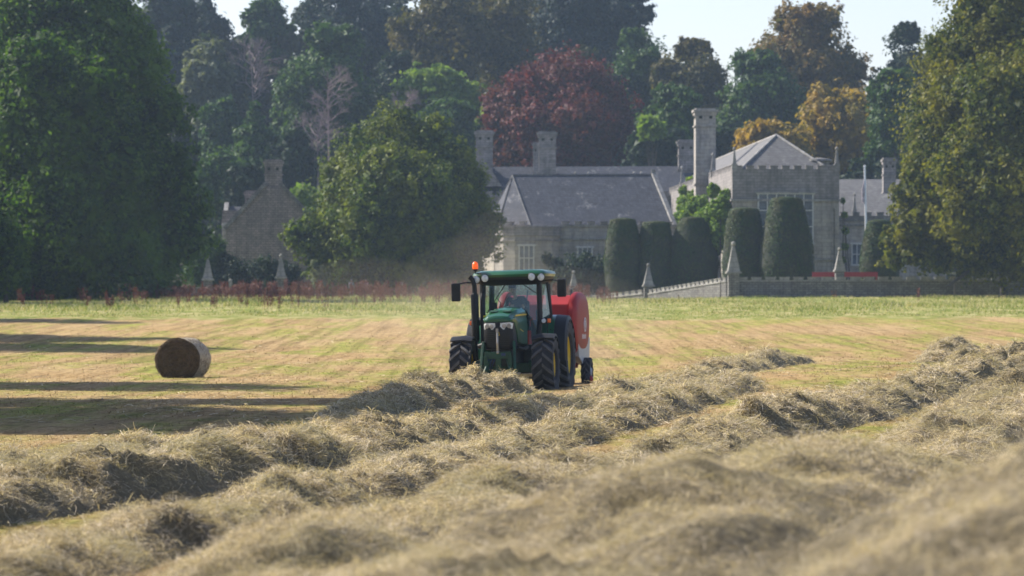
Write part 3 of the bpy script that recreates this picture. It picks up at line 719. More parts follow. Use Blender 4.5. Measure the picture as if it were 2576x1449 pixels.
# clipped yews
def yew(seed, label, cx, top, wt, wmax, ymax, base, Y):
    rs = np.random.RandomState(seed); s = Y / F; x0 = (cx - CX) * s; b = g1(x0, Y); org = Vector((x0, Y, b))
    zt = HC + (HY - top) * s - b; zm = HC + (HY - ymax) * s - b; rt = wt / 2 * s * .93; rm = wmax / 2 * s * 1.08
    prof = [(rm * .80, -.1), (rm * .93, zm * .45), (rm, zm)]
    for u in (.25, .5, .7, .85): prof.append((rm + (rt * .96 - rm) * (u ** 1.6), zm + (zt - zm) * u))
    prof += [(rt * 1.02, zt - .25), (rt * .93, zt - .04), (rt * .5, zt + .06), (0.01, zt + .08)]
    r = thing('clipped_yew', label, 'clipped yew', org, group='clipped yews in the garden'); mb = MB()
    P = np.array(prof); hh = np.linspace(0, len(prof) - 1, 70); pr = np.stack([np.interp(hh, range(len(prof)), P[:, 0]), np.interp(hh, range(len(prof)), P[:, 1])], -1)
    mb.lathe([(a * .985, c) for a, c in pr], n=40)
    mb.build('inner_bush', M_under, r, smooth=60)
    n = 20000; q = rs.rand(n) * (len(pr) - 1.01); a = rs.rand(n) * 2 * PI; k = q.astype(int); t = q - k
    rr = pr[k, 0] * (1 - t) + pr[k + 1, 0] * t; zz = pr[k, 1] * (1 - t) + pr[k + 1, 1] * t
    rr = rr * (1 + .07 * fbm(a * 1.2 + seed * 5, zz * .6 + seed, 3)) + rs.normal(0, .035, n)
    P = np.stack([rr * np.cos(a), rr * np.sin(a), zz + rs.normal(0, .03, n)], -1)
    sl = (pr[k + 1, 0] - pr[k, 0]) / (np.abs(pr[k + 1, 1] - pr[k, 1]) + 1e-3); Nn = np.stack([np.cos(a), np.sin(a), np.clip(-sl, -.3, 3)], -1) + rs.normal(0, .35, (n, 3)); Nn /= np.linalg.norm(Nn, axis=1, keepdims=True)
    V, f = leaves_np(rs, P, Nn, .17); np_mesh('foliage', V, f, 4, L_yew, r)
yew(1, 'leftmost clipped yew, its flat top level with the house eaves', 1567, 552, 66, 88, 655, 730, 403)
yew(2, 'narrow second clipped yew from the left, behind the stone pier on the sloping wall', 1650, 560, 72, 92, 670, 730, 403)
yew(3, 'bulging clipped yew in the middle, the third from the left', 1743, 549, 66, 124, 665, 735, 403)
yew(4, 'fourth clipped yew from the left, half behind the ball topped pier', 1872, 526, 78, 104, 665, 700, 388)
yew(5, 'tallest clipped yew, standing in front of the big mullioned window', 1978, 499, 80, 130, 668, 700, 386)
yew(6, 'rightmost clipped yew, half hidden by the huge yellowing tree', 2212, 556, 60, 92, 670, 700, 392)
# ------------------------------------------------------------------ stone buildings
def merlons(mb, p0, p1, z, w=.8, gap=.45, h=.5, d=.4, z1=None):
    mb.bar((*p0, z + .03), (*p1, (z if z1 is None else z1) + .03), d * .96, .10)
    p0 = Vector((*p0, 0)); p1 = Vector((*p1, 0)); L = (p1 - p0).length; n = max(1, int(L / (w + gap))); a = math.atan2(p1.y - p0.y, p1.x - p0.x)
    for i in range(n):
        t = (i + .5) / n; p = p0.lerp(p1, t); zz = z + ((z1 - z) * t if z1 is not None else 0)
        mb.box((p.x, p.y, zz + h * .42), (w, d, h * .84), a); mb.box((p.x, p.y, zz + h * .92), (w + .1, d + .12, h * .16), a)
def chimney(parent, x, y, z0, z1, w, d=None, flare=None, mat=None, name='chimney', pots=False):
    d = d or w; mat = mat or M_gran; mb = MB(); h = z1 - z0
    if flare: mb.box((x, y, z0 + flare / 2), (w * 1.45, d * 1.45, flare), taper=.69); mb.box((x, y, (z0 + flare + z1) / 2), (w, d, h - flare))
    else: mb.box((x, y, (z0 + z1) / 2), (w, d, h))
    mb.box((x, y, z1 - .35), (w * 1.10, d * 1.10, .30)); mb.box((x, y, z1 - .06), (w * 1.22, d * 1.22, .26)); mb.box((x, y, z1 + .14), (w * 1.0, d * 1.0, .16))
    mb.box((x, y, z1 - min(1.7, h * .45)), (w * 1.13, d * 1.13, .14))
    if h > 6: mb.box((x, y, z1 - h * .52), (w * 1.13, d * 1.13, .16))
    o = mb.build(name, mat, parent)
    for sx in (-.25, .25):
        MB().box((x + sx * w, y - d * .5 - .02, z1 - .75), (w * .16, .06, .3)).build('flue_hole', M_under, o); MB().box((x - w * .5 - .02, y + sx * d, z1 - .75), (.06, d * .16, .3)).build('flue_hole', M_under, o)
    return o
def pinnacle(parent, x, y, z0, z1, w=.34, name='pinnacle'):
    mb = MB(); h = z1 - z0
    mb.box((x, y, z0 + h * .12), (w * 1.5, w * 1.5, h * .24)); mb.box((x, y, z0 + h * .26), (w * 1.8, w * 1.8, h * .05))
    mb.box((x, y, z0 + h * .57), (w * 1.15, w * 1.15, h * .58), taper=.35); mb.lathe([(.01, h * .84), (w * .42, h * .88), (w * .48, h * .93), (w * .3, h * .98), (.01, h)], (x, y, z0), n=10)
    return mb.build(name, M_coping, parent)
def window(parent, x, y, z, w, h, cols, rows, d=.25, rz=0):
    """stone mullioned window standing slightly proud of a wall that faces -y"""
    fr = MB(); t = .14
    fr.box((x - w / 2, y - .03, z), (t, d, h + t)); fr.box((x + w / 2, y - .03, z), (t, d, h + t)); fr.box((x, y - .05, z + h / 2 + t * .6), (w + t * 3, d + .08, t * 1.2)); fr.box((x, y - .05, z - h / 2 - t * .6), (w + t * 2, d + .08, t * 1.2))
    for i in range(1, cols): fr.box((x - w / 2 + w * i / cols, y - .02, z), (t * .75, d, h - .02))
    for i in range(1, rows): fr.box((x, y - .015, z - h / 2 + h * i / rows), (w - .02, d, t * .7))
    o = MB().box((x, y - .01, z), (w, .08, h)).build('window', M_glass, parent)
    fr.build('frame', M_frame, o)
    gl = MB()
    n = int(w / .22)
    for i in range(n): gl.box((x - w / 2 + w * (i + .5) / n, y - .058, z), (.018, .012, h - .1))
    for i in range(int(h / .3)): gl.box((x, y - .058, z - h / 2 + .3 * (i + .5)), (w - .1, .010, .018))
    gl.build('glazing_bars', M_bark, o)
    return o

# gatehouse end wing on the right, running away from the camera
w0 = Vector((22.15, 400, 3.4)); HR = thing('stone_wing', 'granite house wing with battlements, tall chimney and large window behind the tallest clipped yew', 'house', w0, R(2.5))
wd, wl, wt = 10.75, 76, 12.9      # width, length, wall top (local)
MB().box((wd / 2, wl / 2, (wt - 3.1) / 2), (wd, wl, wt - 3.1)).build('lower_wall', M_gran2, HR)
mb = MB(); mb.box((wd / 2, wl / 2, wt - 1.45), (wd + .06, wl + .06, 3.1 - .2)); mb.build('upper_wall', M_gran, HR)
mb = MB(); mb.box((wd / 2, wl / 2, wt - 3.05), (wd + .36, wl + .36, .22)); mb.box((wd / 2, wl / 2, 3.9), (wd + .3, wl + .3, .18)); mb.build('string_course', M_coping, HR)
mb = MB(); merlons(mb, (0, .15), (wd, .15), wt - .02, .75, .35, .45); merlons(mb, (.15, .5), (.15, wl), wt - .02, 1.0, .7, .55); mb.box((wd - 1, .9, wt + .25), (1.6, 1.6, .5)); mb.build('parapet', M_gran, HR)
mb = MB(); rz_ = 16.7; a = (5.2, 7.0, rz_); b2 = (5.2, wl, rz_)
mb.add([(.8, .7, wt - .1), (wd - .8, .7, wt - .1), a, (.8, wl, wt - .1), b2, (wd - .8, wl, wt - .1)], [(0, 1, 2), (0, 2, 4, 3), (1, 5, 4, 2), (3, 4, 5)])
rf = mb.build('roof', M_slate2, HR)
mb = MB(); mb.tube([(.8, .7, wt), a], .13, 6); mb.tube([(wd - .8, .7, wt), a], .13, 6); mb.tube([a, b2], .13, 6); mb.build('ridge_tiles', M_coping, rf)
window(HR, 5.35, 0, 8.0, 5.5, 4.9, 6, 3)
MB().box((5.35, -.12, 10.62), (6.2, .3, .16)).build('hood_moulding', M_coping, HR)
pinnacle(HR, .2, .2, wt - .1, wt + 2.3); pinnacle(HR, wd - .2, .2, wt - .1, wt + 2.35); pinnacle(HR, .1, 22, wt, wt + 2.6); pinnacle(HR, .1, 42, wt, wt + 3.1); pinnacle(HR, .1, 60, wt, wt + 2.6)
chimney(HR, -.3, 27, 5, 20.2, 2.15, 2.15, flare=5.5, mat=M_gran2)
mb = MB(); mb.lathe([(1.2, 0), (1.25, .5), (1.05, .6), (1.1, 1.3), (1.4, 1.4), (1.3, 1.6), (.2, 1.75)], (9.1, 3.4, wt - .4), n=14); mb.build('stair_turret_cap', M_wall, HR)
mb = MB(); mb.tube([(1.2, -.12, 3.6), (1.2, -.12, 8.6)], .05, 6); mb.tube([(wd - .5, -.12, .5), (wd - .5, -.12, 9)], .05, 6); mb.build('drainpipe', M_bark, HR)
# ivy on the left wall
def ivy(label, blobs, n, seed, size=.3):
    rs = np.random.RandomState(seed); org = (blobs[0][0], blobs[0][1], g1(blobs[0][0], blobs[0][1])); r = thing('wall_climber', label, 'climbing plant', org)
    crown(rs, blobs, n, size, L_ivy, r, org, 'foliage', inner=.1); mb = MB()
    for k in range(3):
        bb = blobs[k % len(blobs)]; mb.tube([(bb[0] - org[0] + k * .3, bb[1] - org[1], 0), (bb[0] - org[0], bb[1] - org[1], bb[2] - org[2])], [.1, .04], 6)
    mb.build('stem', M_bark, r)
def onwall(px, py, rpx, Y, out=0):
    xw = 22.15 - (Y - 400) * .0437 - out; z = HC + (HY - py) / F * Y; a = rpx / F * Y; return (xw, Y, z, a * .8, a * 3.2, a)
ivy('bright green creeper climbing the sunlit side wall below the tall chimney', [W(1812, 525, 401, 26), W(1785, 560, 404, 34), W(1820, 575, 402, 28), W(1760, 520, 414, 24), W(1740, 545, 424, 26), W(1727, 520, 434, 22), W(1715, 550, 440, 20), W(1722, 480, 452, 12), W(1738, 455, 456, 10), W(1795, 480, 408, 15), W(1800, 605, 403, 28), W(1828, 490, 402, 14), W(1745, 495, 430, 14), W(1715, 505, 446, 11)], 26000, 90, .34)
ivy('narrow strip of creeper on the right corner of the granite wing', [W(2121, 505, 403, 6), W(2124, 540, 403, 8), W(2127, 580, 403, 9), W(2126, 620, 403, 9), W(2121, 655, 403, 7)], 1500, 91, .2)

# long range with hipped slate roof in the centre
hb = Vector((2.0, 415, 3.6)); HB = thing('stone_range', 'long granite range with hipped slate roof and a rounded bay left of the clipped yews', 'house', hb)
def loc(p): return tuple(Vector(p) - hb)
def poly_pts(pts): return [(x - hb.x, y - hb.y) for x, y in pts]
foot = [(17.3, 415), (2.0, 415), (-1.9, 417.5), (-3.2, 421), (-3.2, 427.5), (17.3, 428)]
zt = 10.9 - hb.z
MB().prism(poly_pts(foot), -.5, zt).build('wall', M_gran2, HB)
foot2 = [(17.5, 414.8), (1.9, 414.8), (-2.1, 417.3), (-3.4, 420.9), (-3.4, 427.7), (17.5, 428.2)]
mb = MB(); mb.prism(poly_pts(foot2), zt - 1.35, zt - 1.2); mb.prism(poly_pts(foot2), zt + .01, zt + .14); mb.build('string_course', M_coping, HB)
mb = MB(); merlons(mb, (2.9, -.05), (15, -.05), zt + .14, .75, .5, .4); merlons(mb, (-4.1, 2.4), (-.2, -.1), zt + .14, .7, .5, .4); mb.build('parapet', M_gran, HB)
rz_ = 16.5; ap = (0.05, 421.5, rz_); ar = (14.9, 421.5, rz_ + .05)
mb = MB(); ev = [(16.9, 415.5, 10.9), (2.0, 415.5, 10.9), (-1.6, 417.8, 10.9), (-2.9, 421, 10.9), (-2.9, 427.5, 10.9), (16.9, 427.5, 10.9)]
vs = [loc(p) for p in ev + [ap, ar]]
mb.add(vs, [(0, 1, 6, 7), (1, 2, 6), (2, 3, 6), (3, 4, 6), (4, 5, 7, 6), (5, 0, 7)])
rf = mb.build('roof', M_slate, HB)
mb = MB(); mb.tube([loc(ap), loc(ar)], .12, 6)
for k in (1, 2, 3): mb.tube([loc(ev[k]), loc(ap)], .09, 6)
mb.build('ridge_tiles', M_slate2, rf)
mb = MB(); mb.bar(loc((17.0, 415.3, 11.0)), loc((14.95, 421.5, 16.75)), .45, .3); mb.box(loc((14.95, 421.5, 16.9)), (.4, .5, .4)); mb.build('verge_coping', M_coping, HB)
bay = [(-1.8, 415.2), (-.9, 413.4), (.3, 412.6), (3.0, 412.6), (4.2, 413.4), (5.1, 415.2)]
MB().prism(poly_pts(bay), -.5, zt - 1.0).build('bay', M_gran2, HB)
mb = MB(); b2_ = [(x + (x - 1.65) * .04, y - .12) for x, y in bay]; mb.prism(poly_pts(b2_), zt - 1.55, zt - 1.38); mb.prism(poly_pts(b2_), zt - .98, zt - .2); mb.prism(poly_pts([(x + (x - 1.65) * .07, y - .2) for x, y in bay]), zt - .18, zt - .05)
mb.build('bay_parapet', M_gran, HB)
window(HB, 1.5 - hb.x, 412.6 - hb.y, 7.6 - hb.z, 1.5, 2.5, 3, 2)
window(HB, 7.6 - hb.x, 415 - hb.y, 7.6 - hb.z, 1.5, 2.2, 3, 2)
# rear range behind it
rb = Vector((8, 474, 4)); HC_ = thing('stone_range', 'rear granite range whose long slate ridge and chimneys show above the hipped roof', 'house', rb)
MB().box((.4, 5, 5.5), (29, 10, 12.5)).build('wall', M_gran, HC_)
mb = MB(); mb.box((.4, -.1, 11.75), (29.2, .4, .2)); merlons(mb, (-14, -.1), (14.8, -.1), 11.9, .8, .5, .5); mb.build('parapet', M_gran, HC_)
mb = MB(); mb.add([(-14.1, .4, 11.7), (14.9, .4, 11.7), (14.9, 9.6, 11.7), (-14.1, 9.6, 11.7), (-12.5, 5, 15.5), (14.9, 5, 15.6)], [(0, 1, 5, 4), (1, 2, 5), (2, 3, 4, 5), (3, 0, 4)]); mb.build('roof', M_slate, HC_)
chimney(HC_, -11.3 , 3, 12, 19.55, 2.0); chimney(HC_, -3.85, -5.5, 10, 19.05, 2.0, flare=4.6, mat=M_gran); chimney(HC_, -4.9, 4.2, 12, 18.2, 1.1, 1.4); chimney(HC_, 13.0, 5, 12, 18.5, 2.0)
for q in (1448, 1481, 1595, 1614): pinnacle(HC_, (q - CX) / F * 473.5 - 8, -.5, 12.2, 14.75, .36)
mb = MB(); mb.add([(-13.6, 0, 13), (-9.2, 0, 13), (-11.4, 0, 16.4), (-13.6, 6, 13), (-9.2, 6, 13), (-11.4, 6, 16.4)], [(0, 1, 2), (3, 5, 4), (0, 2, 5, 3), (1, 4, 5, 2)]); mb.build('gable', M_gran, HC_)
# right hand range
qb = Vector((38.5, 440, 4)); HD = thing('stone_range', 'low right hand range with lichened slate roofs behind the white flagpole', 'house', qb)
MB().box((1.5, 8, 4.0), (16, 16, 9.3)).build('wall', M_gran2, HD)
mb = MB(); mb.box((1.5, -.1, 7.6), (16.2, .3, .18)); mb.box((1.5, -.05, 8.3), (16.1, .3, .5)); merlons(mb, (-6.5, -.05), (9.5, -.05), 8.55, .75, .5, .5); mb.build('parapet', M_wall, HD)
mb = MB(); mb.add([(-6.4, .4, 8.5), (9.4, .4, 8.5), (-6.4, 6, 11.3), (9.4, 6, 11.3), (-6.4, 9, 8.5), (9.4, 9, 8.5)], [(0, 1, 3, 2), (2, 3, 5, 4), (0, 2, 4), (1, 5, 3)])
mb.add([(-6.4, 10, 8.5), (9.4, 10, 8.5), (-6.4, 21, 13.4), (9.4, 21, 13.4), (-6.4, 30, 8.5), (9.4, 30, 8.5)], [(0, 1, 3, 2), (2, 3, 5, 4), (0, 2, 4), (1, 5, 3)]); mb.build('roof', M_slate2, HD)
chimney(HD, 42.6 - 38.5, 10, 8, 15.2, 1.4, 1.8)
for q in (2263, 2305, 2150): pinnacle(HD, (q - CX) / F * 440 - 38.5, 0, 8.6, 11.2, .3)
window(HD, 38.1 - 38.5, 0, 4.4, 1.1, 2.2, 2, 2); window(HD, 42.5 - 38.5, 0, 4.4, 1.1, 2.2, 2, 2)
fp = Vector(((2178 - CX) / F * 437, 437, 4.0)); fo = thing('flagpole', 'slim white flagpole in front of the right hand slate roofs', 'flagpole', fp)
MB().tube([(0, 0, -.3), (.05, 0, 6), (-.12, 0, 13.9)], [.14, .13, .10], 10).lathe([(.01, 0), (.14, .08), (.14, .16), (.01, .24)], (-.12, 0, 13.9), n=10).build('pole', M_white, fo, smooth=50)
mb = MB(); mb.loft([[(-.15, -.05, 12.6), (-.02, -.05, 12.8), (-.02, .05, 12.8), (-.15, .05, 12.6)], [(-.45, -.1, 11.4), (-.1, -.1, 11.2), (-.1, .12, 11.2), (-.45, .1, 11.4)], [(-.4, -.1, 10.0), (-.12, -.06, 10.1), (-.12, .1, 10.1), (-.4, .12, 10.0)]]); mb.build('furled_flag', plain('flag_cloth', (.5, .42, .44), .9, var=.5, sc=3), fo, smooth=60)

# cottage
cb = Vector((-24.6, 410, 3.5)); HE = thing('cottage', 'stone cottage seen gable end on, left of the domed yellow tinged tree', 'cottage', cb)
mb = MB(); hw = 4.85
mb.loft([[(-hw, y, -.5), (hw, y, -.5), (hw, y, 7.2), (.9, y, 11.3), (-.9, y, 11.3), (-hw, y, 7.2)] for y in (0, 11)]); mb.build('wall', M_cott, HE)
mb = MB(); mb.bar((-hw - .15, -.08, 7.1), (-.75, -.08, 11.75), .4, .28, up=(0, 1, 0)); mb.bar((hw + .15, -.08, 7.1), (.75, -.08, 11.75), .4, .28, up=(0, 1, 0)); mb.build('gable_coping', M_wall, HE)
mb = MB(); mb.add([(-hw - .2, .15, 7.2), (-.6, .15, 11.5), (.6, .15, 11.5), (hw + .2, .15, 7.2), (-hw - .2, 11.2, 7.2), (-.6, 11.2, 11.5), (.6, 11.2, 11.5), (hw + .2, 11.2, 7.2)], [(0, 4, 5, 1), (1, 5, 6, 2), (2, 6, 7, 3)]); mb.build('roof', M_slate, HE)
chimney(HE, 0, .8, 11.1, 14.0, 1.7, 1.3, mat=M_cott)
mb = MB(); mb.box((-3.0, 10, 4.3), (5.2, 10, 9.6)); mb.build('rear_wing', M_cott, HE)
mb = MB(); mb.add([(-5.2, 5.5, 7.4), (2, 5.5, 7.4), (-5.2, 9.5, 9.6), (2, 9.5, 9.6), (-5.2, 14, 7.4), (2, 14, 7.4)], [(0, 1, 3, 2), (2, 3, 5, 4)]); mb.build('rear_roof', M_slate, HE)
mb = MB(); mb.bar((-5.45, 5.2, 7.3), (-5.45, 9.5, 9.95), .45, .3); mb.bar((-5.45, 14, 7.3), (-5.45, 9.5, 9.95), .45, .3); mb.box((-5.35, 5.1, 4), (.5, .5, 7.6)); mb.build('rear_coping', M_coping, HE)
chimney(HE, -2.9, 10.5, 8, 11.1, 1.3, 1.2, mat=M_cott)
window(HE, -3.05, 0, 2.5, .75, 1.4, 2, 2); window(HE, 1.6, 0, 2.5, .9, 1.4, 2, 2)

# ------------------------------------------------------------------ garden walls, piers
def obelisk_pier(label, px, ytop, ybase, Y, hw_, pier_frac=.36, group=None):
    s = Y / F; x = (px - CX) * s; zt_ = HC + (HY - ytop) * s; zb = g1(x, Y) - .1; h = zt_ - zb; w = hw_ * 2 * s
    r = thing('obelisk_pier', label, 'stone pier', (x, Y, zb), R(4)); mb = MB(); ph = h - (ybase - ytop) * s * (1 - pier_frac)
    mb.box((0, 0, ph / 2), (w * .72, w * .72, ph)); mb.box((0, 0, .15), (w * .84, w * .84, .3)); mb.build('shaft', M_wall, r)
    mb = MB(); mb.box((0, 0, ph + .06), (w, w, .14)); mb.box((0, 0, ph + .17), (w * .88, w * .88, .1)); mb.build('cap', M_coping, r)
    mb = MB(); b0 = ph + .22; hh = h - b0; nst = 6
    for k in range(nst):
        z0 = b0 + hh * .84 * k / nst; z1 = b0 + hh * .84 * (k + 1) / nst; w0_ = w * .78 * (1 - .80 * k / nst); w1_ = w * .78 * (1 - .80 * (k + 1) / nst)
        mb.box((0, 0, (z0 + z1) / 2), (w0_, w0_, z1 - z0 - .005), taper=w1_ / w0_ * 1.03)
    mb.lathe([(.02, .82 * hh), (w * .12, .86 * hh), (w * .15, .91 * hh), (w * .12, .97 * hh), (.01, hh)], (0, 0, b0), n=10); mb.build('obelisk', M_coping, r)
    return r
obelisk_pier('tall ball topped obelisk pier where the sloping wall meets the long battlemented wall', 1845, 607, 746, 374, 19, .42)
obelisk_pier('obelisk pier half way down the sloping wall, in front of the second yew', 1631, 662, 752, 392, 15, .35)
obelisk_pier('obelisk pier showing just right of the tractor cab above the red baler', 1443, 680, 756, 396, 14, .3)
obelisk_pier('slim obelisk pier on the long battlemented wall below the corner of the granite wing', 2112, 622, 745, 374.5, 15, .50)
obelisk_pier('left one of the two obelisk gate piers in front of the cottage', 523, 642, 735, 386, 16, .32)
obelisk_pier('right obelisk gate pier in front of the cottage, beside the dark red gate', 707, 638, 735, 386, 15, .36)

def garden_wall(label, pts, th=.5, merl=True, mw=.93, mg=.35, mh=.22):
    """pts: (x, y, ztop)"""
    x0, y0, z0 = pts[0]; b = g1(x0, y0) - .3; org = Vector((x0, y0, b)); r = thing('garden_wall', label, 'garden wall', org)
    w = MB(); c = MB(); m = MB()
    for (xa, ya, za), (xb, yb, zb) in zip(pts, pts[1:]):
        d = Vector((xb - xa, yb - ya, 0)).normalized(); n = Vector((-d.y, d.x, 0)) * th / 2
        A = Vector((xa, ya, 0)) - Vector((x0, y0, 0)); B = Vector((xb, yb, 0)) - Vector((x0, y0, 0))
        la = g1(xa, ya) - .3 - b; lb = g1(xb, yb) - .3 - b; ta = za - b; tb = zb - b
        w.loft([[(A.x - n.x, A.y - n.y, la), (A.x + n.x, A.y + n.y, la), (A.x + n.x, A.y + n.y, ta), (A.x - n.x, A.y - n.y, ta)], [(B.x - n.x, B.y - n.y, lb), (B.x + n.x, B.y + n.y, lb), (B.x + n.x, B.y + n.y, tb), (B.x - n.x, B.y - n.y, tb)]])
        c.bar((A.x, A.y, ta + .06), (B.x, B.y, tb + .06), th + .16, .12)
        if merl:
            L = (B - A).length; k = int(L / (mw + mg)); aa = math.atan2(d.y, d.x); sl = (tb - ta) / L
            for i in range(k):
                t = (i + .5) / k; p = A.lerp(B, t); m.box((p.x, p.y, ta + (tb - ta) * t + .12 + mh / 2), (mw, th * .9, mh), aa, ry=-math.atan(sl)); m.box((p.x, p.y, ta + (tb - ta) * t + .12 + mh + .035), (mw + .1, th + .06, .07), aa, ry=-math.atan(sl))
    w.build('wall', M_wall, r); c.build('coping', M_coping, r)
    if merl: m.build('merlon_row', M_coping, r)
    return r
zt_ = lambda py, Y: HC + (HY - py) / F * Y
garden_wall('long grey battlemented garden wall running from the ball topped pier to the right edge', [(21.0, 374.4, zt_(708, 374)), (50, 373, zt_(706, 373))])
garden_wall('sloping sunlit battlemented wall dropping from the ball topped pier towards the tractor', [(20.4, 375.2, zt_(709, 375)), (13.6, 391.2, zt_(741, 391))], mw=.6, mg=.35, mh=.26)
garden_wall('lowest sloping piece of battlemented wall left of the half way pier', [(13.1, 392.5, zt_(740, 392)), (7.5, 400, zt_(757, 400))], mw=.6, mg=.35, mh=.26)
garden_wall('low dim stone wall left of the left gate pier', [(-29.9, 386, zt_(725, 386)), (-34, 386, zt_(733, 386))], merl=False)
# gate beside the right pier
gb = Vector((-21.8, 386, g1(-21.8, 386))); G = thing('field_gate', 'dark red slatted gate right of the cottage gate pier', 'gate', gb)
mb = MB()
for k in range(5): mb.box((1.3, 0, .25 + k * .27), (2.6, .05, .09))
mb.build('rail', M_darkred, G)
for xx in (0, 2.6): MB().box((xx, 0, .8), (.12, .12, 1.75)).build('gate_post', M_darkred, G)
mb = MB(); mb.bar((0, -.05, .2), (2.6, -.05, 1.35), .07); mb.build('brace', M_darkred, G)
# red barrier behind the wall
rbp = Vector((29.4, 378, g1(29.4, 378))); RB = thing('safety_barrier', 'bright red plastic barrier just behind the battlemented wall', 'barrier', rbp)
zz = zt_(688, 378) - rbp.z
mb = MB(); mb.box((2.2, 0, zz - .1), (6.2, .06, .42)); mb.box((2.2, -.05, zz + .10), (6.25, .1, .06)); mb.box((2.2, -.05, zz - .30), (6.25, .1, .06)); mb.build('panel', M_redp, RB)
for xx in (-.8, 1.4, 3.4, 5.2): MB().box((xx, .05, zz / 2 - .1), (.08, .08, zz + .2)).build('post', M_redp, RB)
# stakes
for px, top, Y, lab in ((1812, 708, 371, 'thin dark fence stake in front of the ball topped pier'), (1707, 742, 366, 'short thin fence stake below the sloping wall'), (2401, 700, 371, 'thin dark post against the battlemented wall under the huge tree')):
    x = (px - CX) / F * Y; z = g1(x, Y); h = zt_(top, Y) - z; o = MB().tube([(0, 0, -.2), (.02, 0, h * .6), (0, 0, h)], [.055, .05, .045], 7).lathe([(.02, h - .02), (.07, h), (.01, h + .05)], n=7).build('fence_stake', M_wood); o.location = (x, Y, z); tag(o, lab, 'fence stake')
for px, top, Y, lab in ((580, 708, 383, 'small pale stone post between the two cottage gate piers'), (1010, 716, 380, 'small pale stone post below the domed tree')):
    x = (px - CX) / F * Y; z = g1(x, Y); h = zt_(top, Y) - z; o = MB().box((0, 0, h / 2), (.3, .3, h)).box((0, 0, h + .04), (.36, .36, .08)).lathe([(.16, h + .08), (.15, h + .18), (.01, h + .26)], n=8).build('stone_post', M_coping); o.location = (x, Y, z); tag(o, lab, 'stone post')
